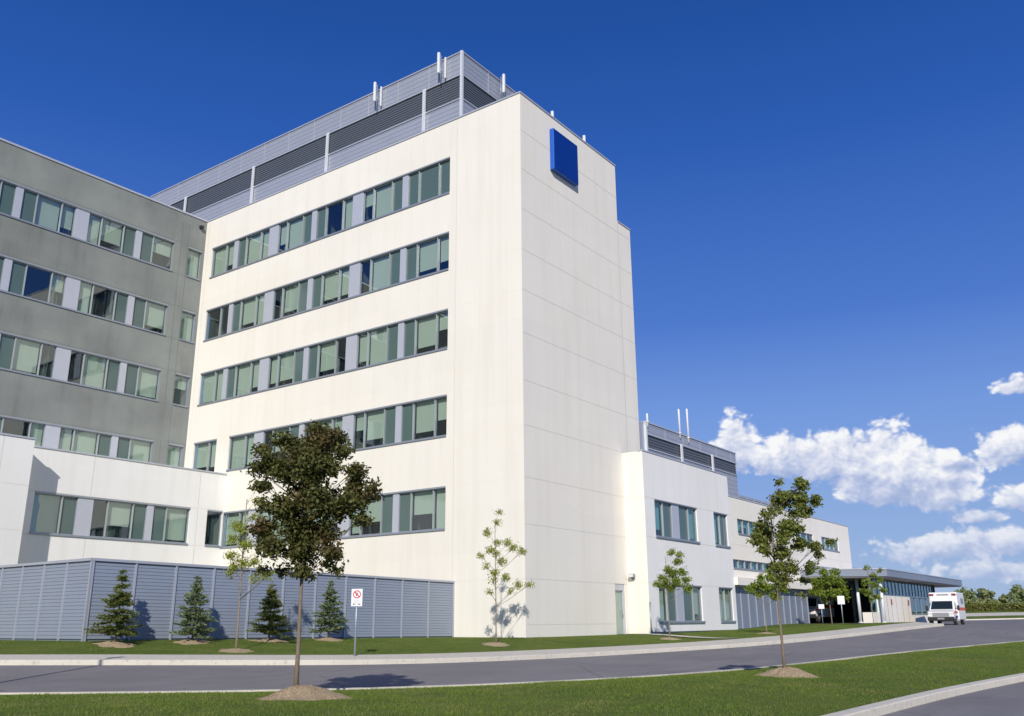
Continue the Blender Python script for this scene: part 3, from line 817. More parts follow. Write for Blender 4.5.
def child(e, m, name, mat_, bevel=0.0):
    o = m.build(name, mat_, None, bevel); o.parent = e
    o.matrix_parent_inverse = Matrix.Translation(-e.location)
    return o

def antenna(x, y, z, h, nx, ny, label, twin=True):
    e = tag(empty('antenna', (x, y, z)), label, 'antenna', 'panel antennas on the roof')
    m = MB(); m.tube([(x, y, z), (x, y, z + h * .95)], [.035, .035], 6); child(e, m, 'mast', M_galv)
    m = MB(); px, py = x + nx * .22, y + ny * .22
    m.box((px - .075, py - .075, z + h * .28), (px + .075, py + .075, z + h)); child(e, m, 'radome', M_ant, .03)
    m = MB()
    for q in (.4, .85): m.tube([(x, y, z + h * q), (px, py, z + h * q)], [.025, .025], 5)
    child(e, m, 'bracket', M_galv)
    if twin:
        m = MB(); qx, qy = x - ny * .35, y + nx * .35
        m.box((qx - .04, qy - .04, z + h * .1), (qx + .04, qy + .04, z + h * .82)); child(e, m, 'cable_cover', M_ant)
        m = MB(); m.tube([(x, y, z + h * .3), (qx, qy, z + h * .3)], [.02, .02], 5); child(e, m, 'arm', M_galv)
antenna(1.0, 12.0, 32.25, 1.95, -1, 0, 'white panel antenna on the plant screen, left of the other one on its long side')
antenna(1.0, 6.6, 32.15, 2.0, -1, 0, 'white panel antenna on the plant screen beside its near corner')
antenna(4.85, 4.9, 32.2, 1.85, 0, -1, 'white panel antenna on the short side of the tower plant screen')
antenna(2.2, 1.2, 27.8, 1.75, 0, -1, 'small white antenna on the tower roof nearest the white corner', False)
antenna(4.7, 1.2, 27.8, 2.15, 0, -1, 'small white antenna on the tower roof above the blue panel')
antenna(8.3, 1.2, 27.8, 2.2, 0, -1, 'small white antenna on the tower roof nearest the right edge')

for x, z0, z1, lb in ((18.0, 12.42, 14.05, 'white roof pole rising in line with a post of the low block screen'), (19.25, 12.3, 14.3, 'white roof pole, the taller one, standing just right of the other'), (13.5, 12.42, 12.95, 'short white stub pole at the left end of the low block screen')):
    m = MB(); m.tube([(x, .25, z0 - .3), (x, .25, z1 - .12), (x, .25, z1)], [.07, .07, .045], 8)
    m.lathe((x, .25, z0 - .02), [(.11, 0), (.11, .06)], 10)
    tag(m.build('roof_pole', M_ant), lb, 'pole')

e = tag(empty('wall_lamp', (9.73, -.35, 2.95)), 'small pale floodlight fixed above the door on the side wall of the low block', 'lamp')
m = MB(); m.fbox(FS, .28, .46, 2.86, 3.1, .003, .12); child(e, m, 'wall_box', M_vang, .01)
m = MB(); m.fbox(FS, .22, .56, 2.98, 3.18, .121, .33); child(e, m, 'lamp_head', M_vang, .03)
m = MB(); m.fbox(FS, .26, .52, 3.0, 3.14, .331, .345); child(e, m, 'lens', M_lens)
m = MB(); m.tube([(9.70, -1.34, -.2), (9.70, -1.34, 1.62)], [.04, .04], 8); m.lathe((9.70, -1.34, 1.62), [(.05, 0), (.05, .05), (.02, .07)], 8)
tag(m.build('downpipe', M_galv), 'thin grey standpipe at the corner of the low block', 'pipe')
e = tag(empty('security_camera', (22.2, -.6, 8.95)), 'tiny white camera on the roof edge of the cream wing', 'camera')
m = MB(); m.lathe((22.2, -.66, 8.9), [(.06, 0), (.11, .08), (.11, .2), (.04, .26)], 10); child(e, m, 'dome', M_ant)
m = MB(); m.box((22.1, -.62, 8.862), (22.3, -.42, 8.9)); child(e, m, 'bracket', M_ant)

# ------------------------------------------------------------------ louvre fences
def louvre_fence(segments, label, H_, base, n_slat, posts):
    x, y = segments[0][0]
    e = tag(empty('louvre_fence', (x, y, 0)), label, 'fence')
    for (a, b_, za, zb) in segments:
        a, b_ = Vector((*a, 0)), Vector((*b_, 0)); U = (b_ - a); L = U.length; U.normalize(); N = V(U.y, -U.x, 0)
        F = lambda u, z, d=0.0, a=a, U=U, N=N, L=L, za=za, zb=zb: a + U * u + N * d + V(0, 0, (z * (1 + .9 * (za + (zb - za) * u / L) / 1.6) if z > 0 else z) + za + (zb - za) * u / L)
        m = MB(); m.fbox(F, 0, L, -.6, H_ - .06, -.09, -.07)                      # backing sheet
        for k in range(n_slat):
            z = .06 + (H_ - .14) * k / n_slat; h = (H_ - .14) / n_slat
            m.hexa([F(0, z, -.069), F(L, z, -.069), F(L, z, -.008), F(0, z, -.008), F(0, z + h * .96, -.069), F(L, z + h * .96, -.069), F(L, z + h * .96, -.024), F(0, z + h * .96, -.024)])
        child(e, m, 'louvre_panel', M_louv)
        m = MB(); m.fbox(F, -.03, L + .03, H_ - .06, H_ + .03, -.1, .06); child(e, m, 'top_rail', M_pent)
        n = max(2, round(L / posts)); us = [L * k / n for k in range(n + 1)]
        for u in us:
            if u > L + .1: continue
            m = MB(); m.fbox(F, u - .035, u + .035, -.6, H_ - .062, -.03, .035); child(e, m, 'post', M_pent)
    return e
e1 = louvre_fence([((-17.15, 17.0), (-17.15, 7.15), .16, .16), ((-17.08, 7.15), (-.04, 4.3), .16, .0)], 'blue grey metal louvre fence around the yard below the white tower', 2.62, 0, 21, 1.62)
louvre_fence([((21.7, -1.02), (36.0, -1.02), .1, .24)], 'blue grey louvre fence along the cream wing, between low block and canopy', 2.56, 0, 20, 1.35)

# ------------------------------------------------------------------ ambulance pavilion
pav = tag(empty('entrance_pavilion', (48, 0, .3)), 'low flat roofed ambulance entrance pavilion with deep grey canopy and cream wall', 'building')
X0, X1, Y0 = 40.0, 68.8, -6.1
def slab(q, z0, z1):
    m = MB(); pts = [(X0 - q, Y0 - q), (X1 + q, Y0 - q), (X1 + q, 8), (36.2 - q, 8), (36.2 - q, -1.3)]
    lo = [V(x, y, z0) for x, y in pts]; hi = [V(x, y, z1) for x, y in pts]
    m.poly(list(reversed(lo))); m.poly(hi)
    for i in range(5): m.poly([lo[i], lo[(i + 1) % 5], hi[(i + 1) % 5], hi[i]])
    return m
child(pav, slab(0, 3.88, 4.40), 'canopy', M_canfas); child(pav, slab(.05, 4.402, 4.47), 'coping', M_alu); child(pav, slab(-.12, 3.78, 3.878), 'soffit', M_soffit)
m = MB(); m.box((47, 0, 4.47), (55, 5, 5.3)); m.box((38.5, -1.0, 4.47), (46.9, 3, 4.85)); child(pav, m, 'roof_plant', M_pent)
FW = frame((0, -5.0, 0), (1, 0, 0), (0, -1, 0))
wl = MB()
for a, b_, z0, z1 in ((39.0, 41.0, .1, 1.2), (41.0, 51.0, .1, 2.5), (51.0, 61.0, .1, 1.0)):
    wl.fbox(FW, a, b_, z0, z1, -.3, 0)
wl.fbox(FW, 59.9, 61.0, 1.002, 2.5, -.3, 0)
child(pav, wl, 'cream_wall', M_wing)
jm = MB()
for u in (43.4, 44.6, 46.2, 48.2, 50.0): jm.fbox(FW, u - .03, u + .03, .2, 2.44, -.002, .004)
child(pav, jm, 'wall_joint', M_pentdark)
gm2 = MB(); gm2.fbox(FW, 39.1, 61.0, 2.52, 3.78, -.18, -.15); gm2.fbox(FW, 51.0, 59.9, 1.0, 2.5, -.18, -.15); gm2.fbox(FW, 39.1, 40.9, 1.2, 2.52, -.18, -.15); child(pav, gm2, 'glazing', M_bglass)
gmu = MB()
for k in range(20): gmu.fbox(FW, 39.1 + 1.14 * k, 39.15 + 1.14 * k, 2.52, 3.78, -.148, -.1)
for u in (53.2, 55.4, 57.6): gmu.fbox(FW, u, u + .07, 1.0, 2.5, -.148, -.08)
gmu.fbox(FW, 39.0, 61.0, 2.5, 2.55, -.148, -.03)
child(pav, gmu, 'glazing_bar', M_canfas)
for u in (44.6, 50.2):
    m = MB(); m.fbox(FW, u - .07, u + .07, 1.8, 2.25, .005, .08); child(pav, m, 'wall_light', M_redlens, .01)
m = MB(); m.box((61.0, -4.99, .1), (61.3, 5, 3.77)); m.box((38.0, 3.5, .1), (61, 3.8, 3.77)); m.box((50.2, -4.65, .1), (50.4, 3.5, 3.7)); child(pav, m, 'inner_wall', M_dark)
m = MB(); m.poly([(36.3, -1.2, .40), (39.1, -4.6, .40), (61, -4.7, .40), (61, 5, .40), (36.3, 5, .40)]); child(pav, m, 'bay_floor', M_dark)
for x, y in ((40.6, -3.55), (40.6, -5.35)):
    m = MB(); m.tube([(x, y, 0), (x, y, 3.79)], [.13, .13], 12); m.lathe((x, y, .1), [(.2, 0), (.2, .35), (.13, .4)], 12); child(pav, m, 'column', M_post)
m = MB(); m.fbox(frame((39.0, 0, 0), (0, -1, 0), (-1, 0, 0)), 4.2, 4.99, .1, 1.2, -.3, -.003); child(pav, m, 'pier', M_wing)

# ------------------------------------------------------------------ vehicles
def vehicle(name, loc, heading, label):
    """box-bodied ambulance, local x forward"""
    e = tag(empty(name, loc, heading), label, 'ambulance')
    def c(m, n, mt, bevel=0.0, par=None):
        o = m.build(n, mt, None, bevel); o.parent = par or e; return o
    m = MB(); m.box((-3.0, -1.08, .45), (.9, 1.08, 2.68)); body = c(m, 'box_body', M_vanw, .09)
    m = MB()                                                   # cab: side profile swept across with tumblehome
    prof = [(.85, .5), (3.0, .5), (3.08, .8), (3.02, 1.08), (2.1, 1.28), (1.42, 1.95), (.85, 2.05)]
    L = [V(x, -.98 if z < 1.3 else -.86, z) for x, z in prof]; Rr = [V(x, .98 if z < 1.3 else .86, z) for x, z in prof]
    i = len(m.v); n = len(prof); m.v += [tuple(p) for p in L + Rr]
    m.f.append(tuple(i + k for k in range(n))); m.f.append(tuple(i + n + k for k in reversed(range(n)))); m.sm += [False, False]
    for k in range(n): m.f.append((i + (k + 1) % n, i + k, i + n + k, i + n + (k + 1) % n)); m.sm.append(False)
    cab = c(m, 'cab', M_vanw, .05)
    m = MB(); a = V(2.09, 0, 1.31); b_ = V(1.46, 0, 1.93); o = V(.03, 0, .03)
    m.hexa([a + V(0, -.83, 0), a + V(0, .83, 0), a + V(0, .83, 0) + o, a + V(0, -.83, 0) + o, b_ + V(0, -.76, 0), b_ + V(0, .76, 0), b_ + V(0, .76, 0) + o, b_ + V(0, -.76, 0) + o]); c(m, 'windshield', M_vanglass, 0, cab)
    for s in (-1, 1):
        m = MB(); m.poly([(1.05, s * .985, 1.3), (1.9, s * .985, 1.3), (1.45, s * .93, 1.82), (1.05, s * .93, 1.88)]); c(m, 'side_window', M_vanglass, 0, cab)
        m = MB(); m.box((3.0, s * .78 - .13, .82), (3.07, s * .78 + .13, 1.03)); c(m, 'headlight', M_lens, .02, cab)
        m = MB(); m.box((2.98, s * .9 - .06, .84), (3.05, s * .9 + .09, 1.03)); c(m, 'indicator', M_amber, .01, cab)
        m = MB(); m.tube([(1.75, s * .9, 1.32), (1.8, s * 1.18, 1.36)], [.025, .025], 6); m.box((1.72, s * 1.2 - .09, 1.2), (1.82, s * 1.2 + .09, 1.6)); c(m, 'mirror', M_black, .02)
        for x in (2.15, -1.75):
            m = MB(); ax = (V(1, 0, 0), V(0, 0, 1), V(0, s, 0))
            m.lathe((x, s * .78, .39), [(.24, 0), (.37, .01), (.39, .06), (.39, .2), (.36, .25), (.24, .26)], 22, ax); w = c(m, 'wheel', M_tyre)
            m = MB(); m.lathe((x, s * .78, .39), [(.23, .22), (.21, .27), (.08, .285), (.05, .30)], 18, ax); c(m, 'rim', M_chrome, 0, w)
        m = MB(); m.box((-2.9, s * 1.086 - .004, 1.22), (.86, s * 1.086 + .004, 1.46)); m.box((.87, s * .992 - .004, 1.0), (2.7, s * .992 + .004, 1.14)); c(m, 'stripe', M_orange)
        m = MB(); m.box((.97, s * .992 - .004, .62), (1.72, s * .992 + .004, .8)); c(m, 'lower_stripe', M_vblue)
        m = MB(); m.box((-2.2, s * 1.087 - .004, 1.75), (-1.0, s * 1.087 + .004, 2.2)); c(m, 'body_window', M_vanglass, 0, body)
        m = MB(); m.box((.895, s * .86 - .17, 2.4), (.93, s * .86 + .17, 2.56)); c(m, 'warning_light', M_redlens, .01, body)
    m = MB(); m.box((.895, -.45, 2.42), (.92, .45, 2.54)); c(m, 'light_bar', M_vang, .01, body)
    m = MB(); m.box((3.05, -.62, .74), (3.09, .62, 1.03)); gr = c(m, 'grille', M_vang, .01, cab)
    m = MB(); m.box((2.98, -1.0, .38), (3.2, 1.0, .70)); c(m, 'bumper', M_black, .04)
    m = MB(); m.box((3.201, -.26, .5), (3.215, .26, .63)); c(m, 'number_plate', M_vang)
    return e
hd = math.atan2(-(FWD * 1 + RGT * .47).y, -(FWD * 1 + RGT * .47).x) - rad(8)
vehicle('ambulance', (50.0, -8.0, .13), hd, 'white ambulance with an orange stripe driving past the end of the pavilion')
vehicle('ambulance', (43.6, 1.15, .42), math.pi + rad(4), 'white ambulance parked in shade under the canopy, half hidden by the fence')

# ------------------------------------------------------------------ signs
def post_sign(name, loc, h, pw, phh, facing, label, kind):
    e = tag(empty(name, loc, 0), label, 'sign')
    x, y, z = loc; f_ = Vector(facing).normalized(); u = V(-f_.y, f_.x, 0)
    m = MB(); m.tube([(x, y, z - .1), (x, y, z + h - .05)], [.032, .032], 8); child(e, m, 'pole', M_galv)
    F = lambda a, b_, d=0.0: Vector((x, y, z)) + u * a + f_ * (.045 + d) + V(0, 0, b_)
    zc = h - phh
    m = MB(); m.fbox(F, -pw / 2, pw / 2, zc, h, -.006, .006); pl = child(e, m, 'plate', M_signw, .004)
    if kind == 'np':
        m = MB(); cz = zc + phh * .68; R0, R1 = pw * .36, pw * .27; N = 32
        for k in range(N):
            a0, a1 = 2 * math.pi * k / N, 2 * math.pi * (k + 1) / N
            m.poly([F(R0 * math.cos(a0), cz + R0 * math.sin(a0), .010), F(R0 * math.cos(a1), cz + R0 * math.sin(a1), .010), F(R1 * math.cos(a1), cz + R1 * math.sin(a1), .010), F(R1 * math.cos(a0), cz + R1 * math.sin(a0), .010)])
        q = R1 * .72; t = pw * .035
        m.poly([F(-q - t, cz + q - t, .012), F(-q + t, cz + q + t, .012), F(q + t, cz - q + t, .012), F(q - t, cz - q - t, .012)])
        o = child(e, m, 'prohibition_ring', M_red)
        m = MB(); s_ = R1 * .62                                   # the letter P
        m.poly([F(-s_ * .55, cz - s_, .008), F(-s_ * .15, cz - s_, .008), F(-s_ * .15, cz + s_, .008), F(-s_ * .55, cz + s_, .008)])
        for k in range(8):
            a0, a1 = -math.pi / 2 + math.pi * k / 8, -math.pi / 2 + math.pi * (k + 1) / 8
            c0 = cz + s_ * .4
            m.poly([F(-s_ * .1 + s_ * .65 * math.cos(a0), c0 + s_ * .6 * math.sin(a0), .0085), F(-s_ * .1 + s_ * .65 * math.cos(a1), c0 + s_ * .6 * math.sin(a1), .0085),
                    F(-s_ * .1 + s_ * .3 * math.cos(a1), c0 + s_ * .27 * math.sin(a1), .0085), F(-s_ * .1 + s_ * .3 * math.cos(a0), c0 + s_ * .27 * math.sin(a0), .0085)])
        child(e, m, 'sign_letter', M_black)
        for k in range(2):                                        # two arrows at the foot of the plate
            m = MB()
            sg = -1 if k == 0 else 1; b0 = zc + phh * .12; x0 = sg * pw * .08
            m.poly([F(x0, b0 - .012, .009), F(x0 + sg * pw * .2, b0 - .012, .009), F(x0 + sg * pw * .2, b0 + .012, .009), F(x0, b0 + .012, .009)])
            m.poly([F(x0 + sg * pw * .18, b0 - .028, .009), F(x0 + sg * pw * .3, b0, .009), F(x0 + sg * pw * .18, b0 + .028, .009)])
            child(e, m, 'sign_arrow', M_black)
        m = MB()
        for k, w in enumerate((.30, .25)):
            b0 = zc + phh * (.31 - .08 * k); m.poly([F(-pw * w, b0 - .006, .009), F(pw * w, b0 - .006, .009), F(pw * w, b0 + .006, .009), F(-pw * w, b0 + .006, .009)])
        child(e, m, 'sign_lines', M_vang)
    return e
post_sign('parking_sign', (-12.74, -2.0, -.38), 2.2, .37, .57, (-.72, -.7, 0), 'white no parking sign with a red ring on a thin grey pole beside the road', 'np')
post_sign('post_sign', (29.2, -5.6, .38), 1.85, .46, .55, (-.9, -.45, 0), 'blank white sign on a pole on the lawn in front of the dark ambulance bay', '')
post_sign('post_sign', (36.9, -1.75, .40), 1.42, .42, .34, (-.9, -.45, 0), 'small white sign at the right end of the louvre fence by the bay', '')

# street lamp outside the left edge whose shadow crosses the drive
e = tag(empty('street_lamp', (-28.6, -4.2, -.5)), 'grey street lamp standing on the berm at the far left', 'lamp')
m = MB(); m.tube([(-28.6, -4.2, -.55), (-28.6, -4.2, 2.5), (-28.6, -4.2, 6.5)], [.085, .07, .05], 12); child(e, m, 'pole', M_galv)
m = MB(); m.lathe((-28.6, -4.2, -.52), [(.2, 0), (.2, .12), (.11, .16)], 12); child(e, m, 'base', M_kerb)
m = MB(); m.box((-28.7, -4.3, 6.5), (-28.2, -4.1, 6.6)); child(e, m, 'lamp_head', M_galv, .03)

# ------------------------------------------------------------------ planting
TREES = {
'A': ((-23.45, -11.45, -0.42), [(0.15, 5.01, 0.18), (0.28, 4.79, 0.3), (-0.2, 4.64, 0.32), (-0.49, 4.8, 0.18), (0.54, 4.87, 0.16), (0.69, 4.51, 0.16), (-0.93, 4.6, 0.14), (-1.02, 4.24, 0.14), (-0.73, 4.3, 0.2), (-0.78, 3.87, 0.16), (-0.5, 4.16, 0.27), (-0.09, 4.06, 0.51), (0.41, 4.23, 0.29), (0.94, 4.13, 0.21), (0.9, 3.8, 0.21), (1.31, 3.74, 0.14), (1.23, 3.87, 0.1), (0.97, 3.53, 0.23), (1.08, 3.18, 0.15), (0.19, 3.53, 0.43), (0.68, 3.41, 0.27), (-0.11, 3.04, 0.38), (-0.81, 3.0, 0.23), (-0.54, 2.66, 0.25), (-0.08, 2.6, 0.3), (0.37, 2.84, 0.31), (0.55, 2.5, 0.19), (-0.74, 2.23, 0.11), (0.0, 2.17, 0.17), (-0.44, 2.23, 0.13), (0.47, 2.28, 0.13), (0.67, 2.17, 0.09), (-0.36, 3.42, 0.27), (-0.71, 3.42, 0.14), (0.1, 4.49, 0.28)]),  # [295.9 688.1]
'B': ((-12.52, -16.6, -0.44), [(0.3, 4.57, 0.13), (0.81, 4.49, 0.21), (0.34, 4.18, 0.31), (0.77, 4.1, 0.31), (1.18, 4.08, 0.18), (1.0, 3.82, 0.18), (0.61, 3.75, 0.18), (-0.03, 3.75, 0.18), (-0.14, 3.4, 0.31), (0.37, 3.35, 0.36), (-0.42, 3.1, 0.2), (0.74, 3.02, 0.23), (1.04, 2.92, 0.18), (1.4, 3.04, 0.13), (1.24, 2.69, 0.13), (0.13, 2.72, 0.23), (-0.29, 2.83, 0.18), (0.41, 2.43, 0.23), (-0.07, 2.4, 0.2), (0.86, 2.4, 0.18), (0.23, 2.11, 0.2), (-0.17, 2.11, 0.13), (0.47, 1.74, 0.07), (0.73, 2.11, 0.13), (0.03, 3.05, 0.2)]),  # [784.7 668.9]
't3': ((-14.34, 2.18, -0.15), [(0.36, 5.57, 0.11), (0.32, 5.17, 0.15), (0.62, 5.02, 0.18), (0.25, 4.59, 0.14), (-0.19, 4.2, 0.22), (-0.4, 3.74, 0.18), (0.22, 3.56, 0.18), (-0.32, 3.18, 0.21), (0.05, 2.97, 0.21), (-0.33, 2.76, 0.18), (0.44, 2.97, 0.18), (0.9, 2.51, 0.18), (0.49, 2.38, 0.14), (-0.03, 3.56, 0.18), (0.65, 3.56, 0.11), (0.11, 4.02, 0.14), (1.07, 2.61, 0.11), (-0.49, 2.56, 0.14)]),  # [236.  649.5]
't4': ((-4.02, -1.33, -0.14), [(0.14, 5.39, 0.13), (0.09, 4.96, 0.13), (-0.34, 4.5, 0.17), (0.09, 4.08, 0.17), (0.56, 4.07, 0.17), (-0.63, 3.54, 0.13), (-0.25, 3.83, 0.17), (0.22, 3.37, 0.21), (1.11, 3.73, 0.17), (0.77, 3.9, 0.17), (-0.42, 3.12, 0.13), (-0.08, 2.87, 0.17), (0.43, 2.66, 0.17), (0.97, 2.33, 0.17), (1.39, 2.37, 0.13), (-0.12, 2.54, 0.13), (0.63, 2.09, 0.13), (-0.25, 2.05, 0.13), (0.01, 3.66, 0.17)]),  # [496.1 643.2]
't5': ((6.23, -4.15, -0.1), [(0.23, 4.03, 0.15), (0.72, 3.98, 0.15), (0.55, 3.59, 0.2), (0.03, 3.21, 0.2), (0.77, 3.11, 0.2), (-0.1, 2.63, 0.25), (0.49, 2.63, 0.25), (-0.5, 2.54, 0.15), (1.02, 2.34, 0.2), (0.94, 2.72, 0.2), (0.32, 3.01, 0.25), (0.23, 2.34, 0.2), (-0.23, 2.87, 0.15)]),  # [670.  637.9]
't6': ((14.35, -5.91, 0.03), [(-0.13, 2.9, 0.22), (0.43, 2.95, 0.28), (-0.39, 2.47, 0.28), (0.16, 2.36, 0.33), (0.72, 2.46, 0.28), (1.08, 2.25, 0.22), (-0.21, 1.99, 0.22), (0.45, 1.98, 0.22), (-0.74, 2.26, 0.17), (0.77, 1.88, 0.17)]),  # [766.9 632.7]
't7': ((30.01, -4.6, 0.4), [(-0.35, 3.42, 0.28), (0.36, 3.48, 0.28), (-0.69, 2.81, 0.35), (0.01, 2.8, 0.42), (0.7, 2.8, 0.35), (0.99, 2.25, 0.35), (-0.48, 2.13, 0.35), (0.28, 2.06, 0.42), (-1.04, 2.13, 0.28), (0.73, 1.79, 0.28), (-0.18, 1.66, 0.21), (1.15, 1.78, 0.21)]),  # [832.2 623.9]
't8': ((26.17, -8.4, 0.3), [(-0.09, 3.55, 0.13), (0.31, 3.11, 0.19), (0.73, 3.42, 0.13), (-0.19, 2.68, 0.26), (0.36, 2.49, 0.26), (0.77, 2.18, 0.19), (-0.13, 2.06, 0.26), (0.35, 1.81, 0.19), (-0.44, 2.19, 0.19), (0.72, 2.8, 0.19), (-0.0, 1.57, 0.13)]),  # [874.  625.7]
}
ML_maple = leafmat('dark_maple_leaf', (0.055, 0.066, 0.018), (0.155, 0.158, 0.045), (0.150, 0.095, 0.042), 0.3, 1.6)
ML_oak = leafmat('oak_leaf', (0.100, 0.130, 0.026), (0.270, 0.300, 0.070), (0.21, 0.21, 0.05), 0.36)
ML_lime = leafmat('yellow_green_leaf', (0.20, 0.25, 0.028), (0.42, 0.45, 0.06), (0.28, 0.31, 0.04), 0.42)
ML_young = leafmat('young_green_leaf', (0.125, 0.19, 0.024), (0.29, 0.35, 0.055), None, 0.4)
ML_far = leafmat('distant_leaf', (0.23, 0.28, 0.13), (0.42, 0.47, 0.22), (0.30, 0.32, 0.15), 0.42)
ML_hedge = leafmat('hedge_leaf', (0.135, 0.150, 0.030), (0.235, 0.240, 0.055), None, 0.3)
ML_spruce = leafmat('spruce_needle', (0.095, 0.125, 0.036), (0.25, 0.28, 0.090), None, 0.25)
ML_blue = leafmat('blue_spruce_needle', (0.130, 0.180, 0.090), (0.30, 0.36, 0.20), None, 0.25)

def leaves(centres, radii, counts, size, flat=.35, clump=None, jag=.5):
    """diamond leaves in clumps round the given centres"""
    out = []
    for c, r, n in zip(centres, radii, counts):
        k = max(2, int(n / 9)); dirs = rng.normal(size=(k, 3)); dirs /= np.linalg.norm(dirs, axis=1)[:, None]
        sub = np.array(c) + dirs * (r * (0.25 + 0.85 * rng.random(k) ** .7))[:, None] * [1, 1, .88]
        which = rng.integers(0, k, n)
        cr = clump or max(.045, r * .33)
        P = sub[which] + rng.normal(size=(n, 3)) * cr * [.55, .55, .38]
        nr = rng.normal(size=(n, 3)) + [0, 0, flat * 2] + (P - np.array(c)) / max(r, .05) * .5
        nr /= np.linalg.norm(nr, axis=1)[:, None]
        a = np.cross(nr, rng.normal(size=(n, 3))); a /= np.linalg.norm(a, axis=1)[:, None]; b = np.cross(nr, a)
        s = size * (.55 + .8 * rng.random(n))[:, None]
        w = s * (.55 + .25 * rng.random(n))[:, None]
        q = np.stack([P - a * s * .6, P + b * w * .5 - nr * s * .08 + a * s * .05, P + a * s * .6 - nr * s * .12, P - b * w * .5 - nr * s * .08 + a * s * .05], 1)
        out.append(q)
    return np.concatenate(out)

def tree(key, name, label, cat, leafm, barkm, trunk_r, lsize, dens, depth, top, group=None, fork=.35, back=1.25, clump=None, lift=.0, twig=.006, rs_=1.0, hs_=1.0):
    (bx, by, bz), blobs = TREES[key]
    e = tag(empty(name, (bx, by, bz)), label, cat, group)
    cs, rs, ns = [], [], []
    o = Vector((bx, by, bz))
    tp = [o + RGT * (.04 * math.sin(3 * t + trunk_r * 90)) * t + FWD * (.03 * math.sin(5 * t)) + V(0, 0, top * t) for t in np.linspace(0, 1, 8)]
    tr = [trunk_r * (1 - .62 * t) for t in np.linspace(0, 1, 8)]
    tr[0] *= 1.35
    mt = MB(); tp[0] = tp[0] - V(0, 0, .25); mt.tube(tp, tr, 9)
    bm_ = MB(); tw = MB()
    axis = lambda h: o + V(0, 0, h) + RGT * .04 * math.sin(3 * h / top + trunk_r * 90) * (h / top)
    for (rx, h, r) in blobs:
        r *= rs_
        m = 1 if r < .12 else 2
        for k in range(m):
            dd = random.uniform(-1, 1) * depth * (0.55 if abs(rx) > .6 * depth else 1)
            if m == 2 and k == 1: dd = -dd * back
            jx = 0 if k == 0 else random.uniform(-.35, .35) * r
            c = o + RGT * (rx + jx) + FWD * dd + V(0, 0, h * hs_ + (0 if k == 0 else random.uniform(-.3, .3) * r))
            cs.append(tuple(c)); rs.append(r); ns.append(max(5, int(dens * (r ** 1.9) * (1 if k == 0 else .8) + 4)))
            hb = max(top * fork, min(top * .96, h - .75 * math.hypot(rx, dd) - .15 + lift)); st = axis(hb)
            mid = st.lerp(c, .5) + V(0, 0, -.06 * (c - st).length + .05); r0 = trunk_r * (.34 - .16 * hb / top)
            bm_.tube([st, mid, c], [r0, r0 * .6, max(.004, r0 * .22)], 5)
            for q in range(3):
                dv = Vector(rng.normal(size=3)).normalized() * r * .85
                tw.tube([mid.lerp(c, random.uniform(.3, 1)), c + dv], [twig, twig * .4], 4, False)
    bt = mt.build('trunk', barkm, None); bt.parent = e; bt.matrix_parent_inverse = Matrix.Translation(-o)
    off = len(bm_.v); bm_.v += tw.v; bm_.f += [tuple(i + off for i in f) for f in tw.f]; bm_.sm += tw.sm
    child(e, bm_, 'limbs', M_barkdark if key in 'AB' else barkm)
    cr = soup('crown', leaves(cs, rs, ns, lsize, clump=clump), 4, leafm)
    cr.parent = e; cr.matrix_parent_inverse = Matrix.Translation(-o)
    return e
tree('A', 'maple_tree', 'young maple with dense dark green and bronze crown on the berm at left', 'tree', ML_maple, M_bark,  .042, .070, 8200, .62, 4.25, fork=.46, clump=.11, rs_=.89, hs_=.955)
tree('B', 'oak_tree', 'open crowned mid green tree on the berm in front of the cream wing', 'tree', ML_oak, M_bark, .036, .075, 6600, .60, 4.2, fork=.48, clump=.085, rs_=.80)
tree('t3', 'slender_tree', 'thin forked tree with sparse yellow green leaves in front of the louvre fence', 'tree', ML_lime, M_barkg, .036, .065, 3200, .4, 5.2, fork=.30, clump=.14)
tree('t4', 'slender_tree', 'small sparse yellow green tree in front of the white tower corner', 'tree', ML_lime, M_barkg, .026, .062, 3600, .40, 5.1, fork=.28, clump=.14, rs_=.95)
tree('t5', 'slender_tree', 'small bright green tree in front of the windows of the low block', 'tree', ML_young, M_barkg, .028, .075, 4200, .42, 3.9, fork=.42, clump=.14)
tree('t6', 'slender_tree', 'short green tree in front of the louvre fence under the cream wing', 'tree', ML_young, M_barkg, .028, .11, 2400, .55, 2.6, fork=.5, clump=.13)
tree('t7', 'slender_tree', 'bushy young tree in front of the dark bay under the canopy', 'tree', ML_young, M_barkg, .032, .14, 1700, .75, 3.2, fork=.45, clump=.16)
tree('t8', 'slender_tree', 'very thin young tree beside the canopy column', 'tree', ML_young, M_barkg, .026, .12, 1500, .35, 3.4, fork=.40, clump=.12)

